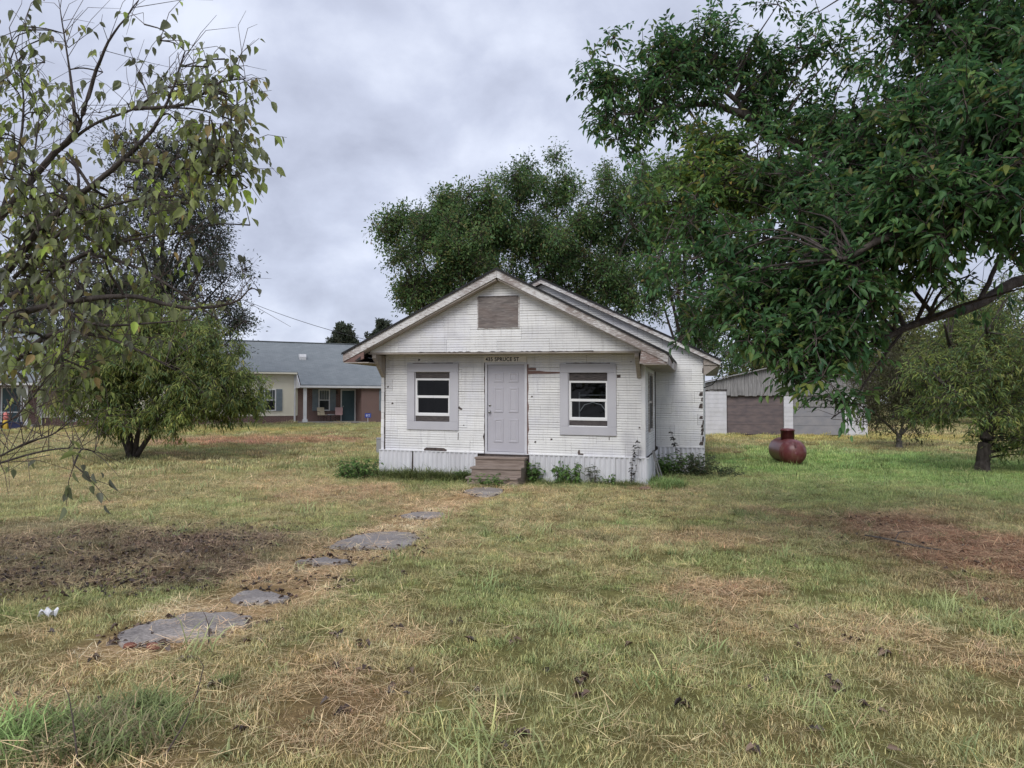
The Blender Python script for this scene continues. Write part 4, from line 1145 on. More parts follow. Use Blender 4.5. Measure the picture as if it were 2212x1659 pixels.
MB().lathe([(.03, .03), (.03, .42)], 8).build('pedestal', 'black', t_); MB().lathe([(.0, 0), (.2, 0), (.19, .03), (.0, .04)], 12).build('base', 'black', t_)
# clutter on the far-left porch
t_ = empty('folding_table', B(-19.0, -1.15, .1), BA); tag(t_, 'pale folding table with crossed legs on the porch at the white post', 'table')
MB().box(-.75, .55, -.25, .25, .70, .73).build('table_top', 'white_metal', t_)
for sx in (-.5, .35):
    MB().tube([(sx - .15, -.2, 0), (sx + .15, -.2, .7)], .015, 6).build('leg', 'grey_box', t_); MB().tube([(sx + .15, .2, 0), (sx - .15, .2, .7)], .015, 6).build('leg', 'grey_box', t_)
t_ = empty('toy_figure', B(-19.05, -2.2, -.16), BA); tag(t_, 'yellow and pink garden figure on the grass at the porch edge', 'garden figure')
MB().lathe([(.16, 0), (.17, .25), (.14, .5), (.09, .55)], 12).build('body', 'yellow', t_); MB().lathe([(.0, .55), (.1, .57), (.14, .68), (.1, .80), (.0, .84)], 12).build('head', 'pinkred', t_)
MB().lathe([(.16, .83), (.12, .9), (.09, .97), (.0, .99)], 12).build('hat', 'pinkred', t_)
for k_, (xx, lb) in enumerate(((-18.6, 'dark blue storage tub beside the yellow garden figure'), (-19.5, 'dark blue storage tub at the porch end, away from the post'))):
    t_ = empty('storage_tub', B(xx, -2.2, -.16), BA); tag(t_, lb, 'tub', 'storage tubs by the far porch')
    MB().add([(-.25, -.2, 0), (.25, -.2, 0), (.25, .2, 0), (-.25, .2, 0), (-.3, -.24, .4), (.3, -.24, .4), (.3, .24, .4), (-.3, .24, .4)], [(0, 3, 2, 1), (4, 5, 6, 7), (0, 1, 5, 4), (1, 2, 6, 5), (2, 3, 7, 6), (3, 0, 4, 7)]).build('tub', 'blue_dark', t_)
    MB().box(-.32, .32, -.26, .26, .4, .44).build('lid', 'blue_dark', t_)
# satellite dish standing on the lawn in front of the vinyl wall
t_ = empty('satellite_dish', B(-16.1, -1.2, -.12), BA); tag(t_, 'round pale satellite dish on a short pole in front of the vinyl wall', 'satellite dish')
MB().tube([(0, 0, -.05), (0, 0, .42)], .03, 8).build('pole', 'grey_box', t_)
rim = []
dm = MB(); nr, ns = 5, 20; vs = []
for i in range(nr + 1):
    r_ = .46 * i / nr
    for j in range(ns):
        a_ = 2 * math.pi * j / ns
        u, w_, d_ = r_ * math.cos(a_), r_ * 1.0 * math.sin(a_), .18 * (i / nr) ** 2
        vs.append((u, -.08 - d_ * .9 + w_ * .35, .68 + w_ * .93 + d_ * .3))
dm.add(vs, [(i * ns + j, i * ns + (j + 1) % ns, (i + 1) * ns + (j + 1) % ns, (i + 1) * ns + j) for i in range(nr) for j in range(ns)])
do_ = dm.build('dish', 'grey_box', t_, True); do_.modifiers.new('thick', 'SOLIDIFY').thickness = .012
MB().tube([(0, -.1, .28), (0, -.62, .50)], .015, 6).build('feed_arm', 'grey_box', t_); MB().box(-.05, .05, -.72, -.60, .47, .56).build('feed_horn', 'grey_box', t_)
# blue yard sign
q = B(.75, -2.6, 0); q[2] = gz(q[0], q[1])
t_ = empty('yard_sign', q, BA); tag(t_, 'tiny blue yard sign on a stake before the brick wall', 'sign')
MB().tube([(0, 0, -.1), (0, 0, .45)], .018, 6).build('stake', 'white_metal', t_); sp_ = MB().box(-.2, .2, -.035, -.02, .38, .66).build('sign_face', 'blue_sign', t_)
MB().box(-.13, -.03, -.0375, -.036, .50, .58).box(.02, .13, -.0375, -.036, .54, .58).box(.02, .13, -.0375, -.036, .46, .49).box(-.13, -.03, -.0375, -.036, .44, .465).build('sign_mark', 'sash', sp_)
# utility pedestal beside the house
q = G(820, 938); q = at(820, 938, 24.0); q[2] = float(gz(q[0], q[1]))
t_ = empty('utility_pedestal', q, .1); tag(t_, 'slim grey metal utility pedestal left of the house corner', 'utility box')
MB().box(-.10, .10, -.09, .09, -.05, .50).build('body', 'grey_box', t_, bevel=.01); MB().box(-.11, .11, -.10, .10, .50, .56).build('cap', 'grey_box', t_, bevel=.02)

# ------------------------------------------------------------------ old block shed on the right
SA = math.radians(-8)
SO = at(1524, 935, 33.0); SO[2] = .12
shed = empty('old_shed', SO, SA)
tag(shed, 'old shed with white block piers, silvered plank gable and rusty door', 'shed')
W_ = 7.1
def sbx(name, mat, *a, bevel=0): return MB().box(*a).build(name, mat, shed, bevel=bevel)
for a, b in ((0, .96), (3.5, 3.9), (6.15, 7.1)):
    pier = MB().box(a, b, 0, .22, -.2, 2.06 if a < 3 else 2.0).build('pier', 'block', shed)
    z_ = -.15; k_ = 0
    while z_ < 1.9:
        x_ = a + (.0 if k_ % 2 else -.2)
        while x_ < b:
            p0, p1 = max(a, x_) + .006, min(b, x_ + .4) - .006
            if p1 - p0 > .05: MB().box(p0, p1, -.012, .0, z_ + .006, z_ + .194).build('block', 'block', pier)
            x_ += .4
        z_ += .2; k_ += 1
sbx('wall', 'block', 0, .2, .22, 7.5, -.2, 2.0); sbx('wall', 'block', W_ - .2, W_, .22, 7.5, -.2, 2.0); sbx('wall', 'block', 0, W_, 7.5, 7.7, -.2, 2.0)
# plank gable
gzt = lambda x: 2.42 + .78 * (1 - abs(x - W_ / 2) / (W_ / 2))
x_ = 0.0
while x_ < W_:
    w_ = random.uniform(.13, .2); b_ = min(W_, x_ + w_)
    lo_ = (1.80 if x_ > .96 else 2.07) + random.uniform(-.03, .03)
    MB().prism_xz([(x_ + .004, lo_), (b_ - .004, lo_), (b_ - .004, gzt(b_)), (x_ + .004, gzt(x_))], -.05 - random.random() * .012, -.015).build('gable_plank', 'old_plank', shed)
    x_ = b_
MB().prism_xz([(0, 2.0), (W_, 2.0), (W_, gzt(W_) - .02), (W_ / 2, gzt(W_ / 2) - .02), (0, gzt(0) - .02)], -.012, .02).build('gable_backing', 'sheathing', shed)
for s_ in (0, 1):
    e0 = (-.3, gzt(0) - .05) if s_ == 0 else (W_ / 2, gzt(W_ / 2) + .02); e1 = (W_ / 2, gzt(W_ / 2) + .02) if s_ == 0 else (W_ + .3, gzt(W_) - .05)
    MB().prism_xz([e0, e1, (e1[0], e1[1] + .05), (e0[0], e0[1] + .05)], -.25, 7.8).build('roof', 'old_plank', shed)
# doors
for i_ in range(4): MB().box(1.0, 3.48, .1, .15, .02 + i_ * .45, .46 + i_ * .45).build('door_section', 'shed_door', shed)
for i_ in range(3): MB().box(3.93, 6.12, .10, .15, .02 + i_ * .42, .43 + i_ * .42).build('door_section', 'shed_door2', shed)
sbx('lintel', 'old_plank', 3.93, 6.12, .05, .2, 1.3, 1.82)
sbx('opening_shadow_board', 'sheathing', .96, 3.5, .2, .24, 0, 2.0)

# ------------------------------------------------------------------ propane tank
TO = G(1700, 1003)
tk = empty('propane_tank', TO, math.radians(82))
tag(tk, 'dark red propane tank lying on the grass with a round dome cover', 'propane tank')
r_ = .37; Ls = .7
prof = [(0.0, -Ls - .34)] + [(r_ * math.sin(t), -Ls - .34 * math.cos(t)) for t in np.linspace(.12, math.pi / 2, 9)] + [(r_ * math.sin(t), Ls - .34 * math.cos(t)) for t in np.linspace(math.pi / 2, math.pi - .12, 9)] + [(0.0, Ls + .34)]
m = MB(); m.lathe(prof, 32, 'x', (0, 0, r_ + .03)); m.build('shell', 'tank', tk, True)
m = MB(); m.lathe([(r_ + .004, -Ls - .02), (r_ + .008, -Ls), (r_ + .004, -Ls + .02)], 32, 'x', (0, 0, r_ + .03)); m.build('weld_band', 'tank', tk, True)
m = MB(); m.lathe([(.19, 2 * r_ - .02), (.19, 2 * r_ + .25), (.205, 2 * r_ + .25), (.205, 2 * r_ + .28), (.17, 2 * r_ + .315), (.0, 2 * r_ + .33)], 24, 'z', (-.1, 0, 0)); m.build('dome', 'tank', tk, True)
m = MB(); m.lathe([(.08, 2 * r_), (.08, 2 * r_ + .16), (.0, 2 * r_ + .17)], 12, 'z', (.35, 0, 0)); m.build('valve_cap', 'tank', tk, True)
for sx in (-.45, .45):
    m = MB(); m.box(sx - .06, sx + .06, -.22, .22, -.04, .12); m.build('foot', 'tank', tk)
m = MB(); m.tube([(-Ls - .33, 0, r_ * 1.55), (-Ls - .30, 0, r_ * 1.9)], .02, 6); m.build('lifting_lug', 'tank', tk)

# ------------------------------------------------------------------ small things on the lawn
def chunk(name, mat, loc, s, label, cat, group=None):
    v_ = []; fs = []
    rings = ((0, .8), (.45, 1.0), (1, .7))
    n_ = 7
    for h_, k in rings:
        for j in range(n_):
            a_ = 6.283 * j / n_; q_ = k * random.uniform(.8, 1.2)
            v_.append((s[0] * q_ * math.cos(a_), s[1] * q_ * math.sin(a_), s[2] * (h_ + random.uniform(-.1, .1)) - .01))
    fs = [(i * n_ + j, i * n_ + (j + 1) % n_, (i + 1) * n_ + (j + 1) % n_, (i + 1) * n_ + j) for i in range(2) for j in range(n_)] + [tuple(2 * n_ + j for j in range(n_)), tuple(range(n_ - 1, -1, -1))]
    o = MB().add(v_, fs).build(name, mat); o.location = loc; o.rotation_euler = (0, 0, random.random() * 6)
    return tag(o, label, cat, group)
q = G(279, 1401); q[2] += .015; chunk('brick_chunk', 'redbrick', q, (.045, .03, .03), 'smaller dark red brick chunk at the edge of the large slab', 'brick')
q = G(329, 1404); q[2] += .015; chunk('brick_chunk', 'redbrick', q, (.062, .036, .035), 'bigger orange-red brick chunk at the edge of the large slab', 'brick')
q = G(1393, 1058); chunk('clay_pot_base', 'clay', q, (.14, .12, .07), 'low terracotta pot base under the dark climbing stalk', 'pot')
# white litter
q = G(103, 1335)
vs = []; n_ = 7
for i in range(n_):
    for j in range(n_):
        u, w_ = (i / (n_ - 1) - .5), (j / (n_ - 1) - .5)
        vs.append((u * .11 + random.uniform(-.012, .012), w_ * .08 + random.uniform(-.01, .01), .02 + random.uniform(0, .035) * (1 - abs(u)) + .03 * math.sin(u * 9) * math.cos(w_ * 7)))
o = MB().add(vs, [(i * n_ + j, (i + 1) * n_ + j, (i + 1) * n_ + j + 1, i * n_ + j + 1) for i in range(n_ - 1) for j in range(n_ - 1)]).build('paper_scrap', 'paper'); o.location = q + np.array([0, 0, .01])
o.modifiers.new('thick', 'SOLIDIFY').thickness = .002
tag(o, 'crumpled white scrap of litter lying on the grass', 'litter')
# fallen branch
pp = [G(*p) for p in ((1868, 1162), (1900, 1168), (1932, 1176), (1965, 1183), (2000, 1190), (2034, 1196))]
br = empty('fallen_branch', pp[0]); tag(br, 'thin fallen branch lying in the brown grass', 'branch')
pl_ = [p - pp[0] + np.array([0, 0, .03 + random.uniform(0, .02)]) for p in pp]
MB().tube(pl_, [.008, .012, .014, .015, .012, .006], 7).build('stem', 'bark_grey', br, True)
MB().tube([pl_[2], pl_[2] + np.array([.18, .22, .06]), pl_[2] + np.array([.4, .34, .05])], [.006, .005, .003], 5).build('side_twig', 'bark_grey', br)
# board leaning at the skirting corner
def H(x, y, z=0.0): return np.array([HO[0] + x * math.cos(HA) + y * math.sin(HA), HO[1] - x * math.sin(HA) + y * math.cos(HA), HO[2] + z])
for k_, (xx, yy, lean, lb) in enumerate(((3.42, .9, .24, 'grey weathered board leaning against the side skirting, nearer the house corner'), (3.46, 1.3, .3, 'grey weathered board leaning against the side skirting, further along the wall'))):
    t_ = MB().box(-.012, .012, -.06, .06, 0, .78).build('leaning_board', 'old_plank'); t_.location = H(xx + .06, yy, -.03); t_.rotation_euler = (0, -lean, -HA)
    tag(t_, lb, 'board', 'boards leaning on the side skirting')

# ------------------------------------------------------------------ overhead wire
A_, Bp = at(470, 622, 40.0), H(-3.2, 9.6, 3.35)
mid_ = at(690, 718, 31.0)
n_ = 24; pts_ = []
for i in range(n_ + 1):
    t = i / n_
    p = A_ * (1 - t) + Bp * t
    pts_.append(p - np.array([0, 0, .55 * 4 * t * (1 - t)]))
wr = empty('service_wire', Bp); tag(wr, 'single dark overhead service wire sagging down to the house', 'wire')
MB().tube([p - Bp for p in pts_], .013, 6).build('cable', 'black', wr)
MB().tube([np.array([0, 0, -.5]), np.array([0, 0, .05])], .025, 8).build('mast_hook', 'metal', wr)

# ------------------------------------------------------------------ trees
def smooth_path(P, n=6):
    P = [np.array(p, float) for p in P]
    if len(P) < 3: return P
    out = []
    Q = [2 * P[0] - P[1]] + P + [2 * P[-1] - P[-2]]
    for i in range(1, len(Q) - 2):
        for k in range(n):
            t = k / n
            out.append(.5 * (2 * Q[i] + (Q[i + 1] - Q[i - 1]) * t + (2 * Q[i - 1] - 5 * Q[i] + 4 * Q[i + 1] - Q[i + 2]) * t * t + (3 * Q[i] - Q[i - 1] - 3 * Q[i + 1] + Q[i + 2]) * t ** 3))
    out.append(P[-1])
    return out
def pal(n, cols, wts):
    cols = np.array(cols, float); w = np.array(wts, float) / sum(wts)
    return cols[R.choice(len(cols), n, p=w)]

def make_tree(name, label, base, limbs, blobs, subs, clusters, leaves, leaf, cols, wts, bark='bark', group=None, sigma=.5, csig=.22, droop=.35, lw=None,
              twig=(.010, .003), mat='leaf', up=.2, surf=.5, cat='tree', limb_auto=True, n_single=0, keep=None, spike=0.0, bare=0, spray=0.0, fine=False, warm=None):
    """limbs: list of (points, r0, r1) in world space, the first is the trunk. blobs: (centre, (rx,ry,rz), weight)."""
    base = np.array(base, float)
    root = empty(name, base)
    tag(root, label, cat, group)
    # wood skeleton
    m = MB(); sk = []; skr = []
    paths = []
    for pts_, r0, r1 in limbs:
        P = smooth_path(pts_, 5); n = len(P)
        P = [p + R.normal(0, .10 * (r0 + r1) / 2, 3) * (0 if i in (0, n - 1) else 1) for i, p in enumerate(P)]
        rr = [r0 + (r1 - r0) * (i / (n - 1)) ** .8 for i in range(n)]
        if pts_ is limbs[0][0]: rr[0] *= 1.35; rr[1] *= 1.12
        m.tube([p - base for p in P], rr, 9 if r0 > .06 else 6)
        sk += P; skr += rr
        if pts_ is limbs[0][0]:
            m.build('trunk', bark, root, True); m = MB()
    # secondary centres in the blobs
    bw = np.array([b[2] for b in blobs], float); bw /= bw.sum()
    pick = R.choice(len(blobs), subs, p=bw)
    C = np.array([b[0] for b in blobs])[pick]; RR = np.array([b[1] for b in blobs], float)[pick]
    d = unit(R.normal(0, 1, (subs, 3))); rad = R.random((subs, 1)) ** surf
    SC = C + d * rad * RR
    sk = np.array(sk); skr = np.array(skr)
    ntr = max(3, int(len(sk) * 0))
    for s in SC if limb_auto else []:
        dd = np.linalg.norm(sk - s, axis=1) + np.maximum(0, sk[:, 2] - s[2]) * .6
        k = int(np.argmin(dd)); a = sk[k]
        ln = np.linalg.norm(s - a)
        if ln < .15: continue
        midp = a * .55 + s * .45 + np.array([0, 0, ln * .08]) + R.normal(0, .05 * ln, 3)
        r0 = min(skr[k] * .6, .012 + .011 * ln)
        P = smooth_path([a, midp, s], 3)
        m.tube([p - base for p in P], [r0 + (.006 - r0) * i / (len(P) - 1) for i in range(len(P))], 5, False)
    if m.v: m.build('branches', bark, root, True)
    # leaf clusters
    ci_ = R.integers(0, subs, clusters)
    sg = np.broadcast_to(np.array(sigma), 3)
    CP = SC[ci_] + np.clip(R.normal(0, 1, (clusters, 3)), -1.5, 1.5) * sg
    if spike:
        hi = R.random(clusters) < spike
        k1 = hi.sum()
        CP[hi] = SC[ci_][hi] + np.stack([R.normal(0, .13, k1), R.normal(0, .13, k1), R.random(k1) * 1.15], 1) * np.array([1, 1, 1.])
    if keep is not None:
        k = keep(CP); CP = CP[k]; ci_ = ci_[k]
    tv, tf = twigs_geo(SC[ci_] - base, CP - base, twig[0], twig[1], .06)
    if bare:
        k1 = R.integers(0, len(sk), bare); k1 = k1[skr[k1] < .03]; A1 = sk[k1]; nb = len(k1)
        B1 = A1 + unit(np.stack([R.normal(.35, .5, nb), R.normal(0, .4, nb), R.normal(.45, .5, nb)], 1)) * R.uniform(.15, .62, (nb, 1))
        v2, f2 = twigs_geo(A1 - base, B1 - base, .0032, .0012, .16)
        tf = np.concatenate([tf, f2 + len(tv)]); tv = np.concatenate([tv, v2])
    tw = np_mesh('twigs', tv, tf, 'twig', root); tag(tw, kind='stuff')
    nc = len(CP)
    li = np.repeat(np.arange(nc), leaves); n = len(li)
    out = unit(CP - SC[ci_])[li]
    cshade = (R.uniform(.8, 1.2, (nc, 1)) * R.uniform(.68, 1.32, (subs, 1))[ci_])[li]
    t_ = R.random((n, 1))
    P = SC[ci_][li] * (1 - t_) * .55 + CP[li] * (1 - (1 - t_) * .55) + np.clip(R.normal(0, csig, (n, 3)), -1.6 * csig, 1.6 * csig)
    D = out * .6 + R.normal(0, .55, (n, 3)) + np.array([0, 0, -droop])
    Nn = R.normal(0, .5, (n, 3)) + np.array([0, 0, 1.0])
    if spray:
        kk = np.tile(np.arange(leaves), nc); tt_ = (.22 + .80 * (kk + R.random(n) * .8) / leaves)[:, None]
        A1 = SC[ci_][li]; B1 = CP[li]; dv = B1 - A1; ln1 = np.linalg.norm(dv, axis=1, keepdims=True); du = dv / (ln1 + 1e-6)
        P = A1 + dv * tt_ + np.array([0, 0, 1.]) * (ln1 * .06 * 4 * tt_ * (1 - np.minimum(tt_, 1))) + R.normal(0, csig * .35, (n, 3))
        side = unit(np.cross(du, np.array([0, 0, 1.]) + R.normal(0, .3, (nc, 3))[li])) * np.where(kk % 2, 1, -1)[:, None]
        last = (kk == leaves - 1)[:, None]
        D = du * np.where(last, 1.0, .55) + side * np.where(last, .1, .8) + R.normal(0, .28, (n, 3)) + np.array([0, 0, -droop])
        Nn = np.array([0, 0, 1.0]) + R.normal(0, .38, (n, 3))
    L = leaf * np.clip(R.normal(.92, .24, n), .4, 1.5); W = L * (lw or .5) * R.uniform(.85, 1.15, n)
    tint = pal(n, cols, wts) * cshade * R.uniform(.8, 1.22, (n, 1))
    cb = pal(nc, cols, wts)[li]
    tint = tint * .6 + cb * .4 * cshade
    if warm is not None:                       # a branch already turning yellow
        wd = np.clip(1.5 - np.linalg.norm(P - warm[0], axis=1) / warm[1], 0, 1)[:, None] * R.uniform(.4, 1, (n, 1))
        tint = tint * (1 - wd) + tint * np.array([2.1, 1.45, .95]) * wd
    if keep is not None:
        k = keep(P); P, D, Nn, L, W, tint = P[k], D[k], Nn[k], L[k], W[k], tint[k]; n = len(P)
    if n_single:
        dc = np.linalg.norm(P - EYE, axis=1)
        rel = P - EYE
        u = rel[:, 0] / rel[:, 1] * F + 1106; v = 829.5 - (rel[:, 2] / rel[:, 1] - math.tan(PITCH)) * F
        vis = (rel[:, 1] > 1) & (u > 5) & (u < 2207) & (v > 5) & (v < 1654)
        order = np.argsort(np.where(vis, dc, 1e9))[:n_single]
        rest = np.ones(n, bool); rest[order] = False
        v1, f1 = leaves_fine(np.zeros((1, 3)), np.array([[0, 0, -1.]]), np.array([[0, -1., 0]]), 1.0, lw or .5)
        lib = []
        for c_ in cols:
            o_ = np_mesh('leaf', v1, f1, mat, tint=np.repeat(np.array([c_]), 10, 0)); me_ = o_.data; bpy.data.objects.remove(o_); lib.append(me_)
        Dn = unit(D); S = unit(np.cross(Dn, Nn)); N2 = np.cross(S, Dn)
        ca = np.array(cols)
        for k in order:
            me_ = lib[int(np.argmin(((ca - tint[k]) ** 2).sum(1)))]
            o_ = bpy.data.objects.new('leaf', me_); col.objects.link(o_); o_.parent = root
            mt = Matrix(((-S[k][0], -N2[k][0], -Dn[k][0], P[k][0] - base[0]), (-S[k][1], -N2[k][1], -Dn[k][1], P[k][1] - base[1]), (-S[k][2], -N2[k][2], -Dn[k][2], P[k][2] - base[2]), (0, 0, 0, 1)))
            o_.matrix_local = mt @ Matrix.Scale(float(L[k]), 4)
        P, D, Nn, L, W, tint = P[rest], D[rest], Nn[rest], L[rest], W[rest], tint[rest]
    V, Fq = (leaves_fine if fine else leaves_geo)(P - base, D, Nn, L, W)
    cr = np_mesh('crown', V, Fq, mat, root, tint=np.repeat(np.clip(tint, .004, .6), 10 if fine else 6, 0))
    tag(cr, kind='stuff')
    return root
def blob(px, py, Y, r, w=1.0, ry=None, sx=1.0, sz=1.0):
    c = at(px, py, Y); rr = r * Y / F
    return (c, (rr * sx, ry if ry else rr, rr * sz), w * (r / 100) ** 2)
def line(px, Y=None): return [at(a, b, y_) for a, b, y_ in px]

GREEN_D = [(0.077, 0.156, 0.066), (0.116, 0.210, 0.075), (0.164, 0.258, 0.085), (0.296, 0.230, 0.098), (0.222, 0.288, 0.081)]

# 1 --- trees behind the house
def back_tree(label, Y, trunk_px, blobs_px, subs, clusters, leaves, seedcols, wts, nm='shade_tree', leaf=.15):
    b = at(trunk_px, 900, Y); b[2] = float(gz(b[0], b[1])) - .05
    bl = [blob(px, py, Y + dy, r, 1.0, ry=r * Y / F * .9) for px, py, r, dy in blobs_px]
    top = np.array(max(bl, key=lambda q: q[0][2])[0])
    limbs = [([b, b + np.array([.1, 0, 1.6]), b + np.array([0, .1, 3.0])], .30, .20)]
    for q in bl:
        c_ = np.array(q[0]); s_ = b + np.array([0, 0, 2.2 + R.random() * .8])
        limbs.append(([s_, s_ * .6 + c_ * .4 + np.array([0, 0, -.3]), c_], .14, .035))
    return make_tree(nm, label, b, limbs, bl, subs, clusters, leaves, leaf, seedcols, wts, sigma=.40, csig=.19, droop=.15, group='tall trees behind the house', twig=(.014, .004), surf=.5, spike=.06)
back_tree('broad dark green tree behind the left roof slope of the house', 33.0, 990,
          [(900, 510, 70, 0), (870, 560, 55, -1), (960, 470, 80, 1), (1030, 450, 75, 0), (1000, 560, 85, -1), (920, 620, 55, 0), (890, 640, 45, 1), (1060, 540, 80, 1), (960, 640, 60, 0), (850, 500, 38, 0)], 150, 5200, 10, GREEN_D, (4, 5, 4, 1.6, 1.6))
back_tree('tall dense tree rising behind the ridge of the house', 35.0, 1230,
          [(1120, 440, 80, 0), (1200, 420, 85, 1), (1290, 430, 80, 0), (1150, 530, 90, -1), (1250, 540, 100, 0), (1340, 520, 80, 1), (1180, 620, 80, 0), (1290, 640, 90, 0), (1380, 440, 60, 0), (1360, 620, 70, 0)], 170, 5900, 10, GREEN_D, (5, 5, 3, 1.2, 1.2))
back_tree('dark tree behind the shed and the right roof slope', 38.0, 1490,
          [(1400, 400, 70, 0), (1470, 380, 75, 0), (1540, 430, 80, 1), (1450, 500, 90, 0), (1550, 560, 90, 0), (1420, 620, 80, 0), (1520, 680, 80, 0), (1600, 640, 80, 1), (1470, 730, 60, 0), (1560, 750, 55, 0)], 160, 5200, 10, GREEN_D, (6, 5, 2, 1, .6))

# 2 --- slim dark tree behind the peach tree, left
b = at(330, 900, 36.0); b[2] = float(gz(b[0], b[1])) - .05
bl = [blob(px, py, 36 + dy, r, 1.0) for px, py, r, dy in [(300, 330, 60, 0), (380, 340, 60, 0), (330, 420, 85, 0), (420, 420, 65, 0), (300, 520, 90, 1), (400, 520, 80, 0), (450, 560, 55, -1), (350, 620, 95, 0), (440, 650, 65, 0), (470, 700, 50, 0), (250, 620, 90, 1), (200, 500, 80, 1), (150, 620, 90, 0), (500, 735, 30, 0), (490, 600, 45, 0), (500, 670, 40, 0), (440, 500, 55, 0), (470, 450, 30, 0), (520, 700, 26, 0)]]
limbs = [([b, b + np.array([.1, 0, 3]), b + np.array([.3, .1, 8.0]), at(350, 330, 36)], .28, .06)]
for q in bl[2:]:
    c_ = np.array(q[0]); s_ = b + np.array([.1, 0, max(2.0, c_[2] * .55)]); limbs.append(([s_, s_ * .5 + c_ * .5 + np.array([0, 0, -.2]), c_], .10, .03))
make_tree('tall_tree', 'tall thin-leaved dark tree standing behind the round peach tree', b, limbs, bl, 230, 4600, 8, .16, [(.045, .066, .052), (.062, .088, .06), (.085, .105, .066), (.13, .115, .085), (.036, .056, .046)], (4, 4, 3, 2, 3), sigma=.5, csig=.25, droop=.1, lw=.42, twig=(.014, .004), cat='tree')

# 3 --- round peach tree, left
PEACH = [(0.255, 0.321, 0.089), (0.344, 0.393, 0.109), (0.158, 0.246, 0.097), (0.458, 0.430, 0.137), (0.123, 0.210, 0.106)]
b = G(285, 992); b[2] -= .03
stems = [((285, 992), (270, 940), (235, 880), (180, 800)), ((290, 992), (300, 930), (330, 870), (380, 800)), ((292, 990), (330, 935), (400, 880), (480, 830)), ((285, 990), (280, 920), (290, 840), (300, 720)), ((282, 990), (255, 930), (190, 890), (120, 850))]
limbs = [([b, b + np.array([0, 0, .25]), b + np.array([0.02, 0, .45])], .20, .17)]
for s_ in stems: limbs.append((line([(px, py, b[1] + (i * .25 if px % 2 else -i * .3)) for i, (px, py) in enumerate(s_)]), .095, .03))
bl = [blob(px, py, b[1] + dy, r, 1.0, ry=1.5) for px, py, r, dy in [(330, 720, 75, 0), (410, 730, 70, 0), (250, 750, 80, 0), (470, 780, 65, -.5), (170, 780, 75, 0), (330, 800, 100, -.8), (430, 840, 85, -.5), (230, 850, 85, -.5), (510, 850, 50, 0), (140, 850, 60, 0), (280, 900, 70, -.6), (240, 930, 40, -.3), (480, 880, 50, 0), (360, 660, 40, 0), (530, 880, 30, 0), (110, 800, 60, .5), (400, 770, 90, -.8), (480, 830, 70, -.8), (300, 760, 90, -1.0), (540, 840, 36, 0), (200, 820, 90, -1.0), (380, 880, 60, -.8)]]
make_tree('peach_tree', 'round multi-stemmed peach tree with drooping narrow leaves on the left lawn', b, limbs, bl, 330, 6600, 9, .165, PEACH, (4, 4, 3, 1.6, 2), sigma=.30, csig=.12, droop=.85, lw=.21, spray=1, twig=(.007, .003), up=.0, group='peach trees in the yard')

# 4 --- peach tree, right, with single trunk
b = G(2122, 1019); b[2] -= .03
bb = b[1]
limbs = [(line([(2122, 1021, bb), (2124, 985, bb), (2128, 950, bb), (2135, 925, bb)]), .19, .14)]
for s_ in [((2132, 935), (2090, 880), (2040, 830), (2000, 790)), ((2135, 930), (2150, 860), (2140, 780), (2130, 700)), ((2135, 930), (2200, 880), (2260, 830), (2330, 790)), ((2130, 930), (2100, 850), (2060, 770), (2040, 700))]:
    limbs.append((line([(px, py, bb + (.3 * i if px % 3 else -.3 * i)) for i, (px, py) in enumerate(s_)]), .10, .03))
bl = [blob(px, py, bb + dy, r, 1.0, ry=1.4) for px, py, r, dy in [(2130, 760, 100, 0), (2060, 780, 70, 0), (1990, 800, 45, 0), (2200, 800, 110, -.3), (2080, 860, 90, -.5), (2020, 880, 40, 0), (2180, 900, 80, -.3), (2290, 850, 100, 0), (2200, 700, 90, .3), (2080, 700, 80, .5), (2060, 930, 40, -.3), (2190, 950, 45, 0), (2260, 960, 60, 0), (2160, 640, 70, .3)]]
make_tree('peach_tree', 'peach tree with a short thick dark trunk in the right yard', b, limbs, bl, 170, 2700, 9, .14, PEACH, (4, 2.5, 4, 1.2, 3), sigma=.30, csig=.13, droop=.6, lw=.21, spray=1, twig=(.007, .003), group='peach trees in the yard')
# low spray of leaves beside its trunk
# 5 --- small forked fruit tree behind
b = G(1943, 969); b[2] -= .03
bb = b[1]
limbs = [(line([(1943, 970, bb), (1942, 950, bb), (1945, 938, bb)]), .12, .09)]
for s_ in [((1944, 942), (1915, 915), (1890, 890), (1875, 850)), ((1945, 940), (1950, 905), (1945, 860), (1935, 820)), ((1945, 940), (1975, 910), (2000, 880), (2010, 840))]:
    limbs.append((line([(px, py, bb) for px, py in s_]), .06, .02))
bl = [blob(px, py, bb + dy, r, 1.0) for px, py, r, dy in [(1880, 850, 50, 0), (1940, 830, 55, 0), (2000, 850, 50, 0), (1910, 890, 40, -.3), (1975, 890, 42, 0), (2020, 890, 35, 0), (1930, 790, 40, 0), (1860, 880, 30, 0)]]
make_tree('fruit_tree', 'small sparse fruit tree with pale forked trunk beyond the lawn', b, limbs, bl, 110, 1500, 8, .11, [(.10, .115, .045), (.13, .135, .06), (.07, .085, .035), (.17, .16, .09)], (3, 3, 3, 1.2), bark='bark_grey', sigma=.34, csig=.16, droop=.4, lw=.32, twig=(.007, .003))

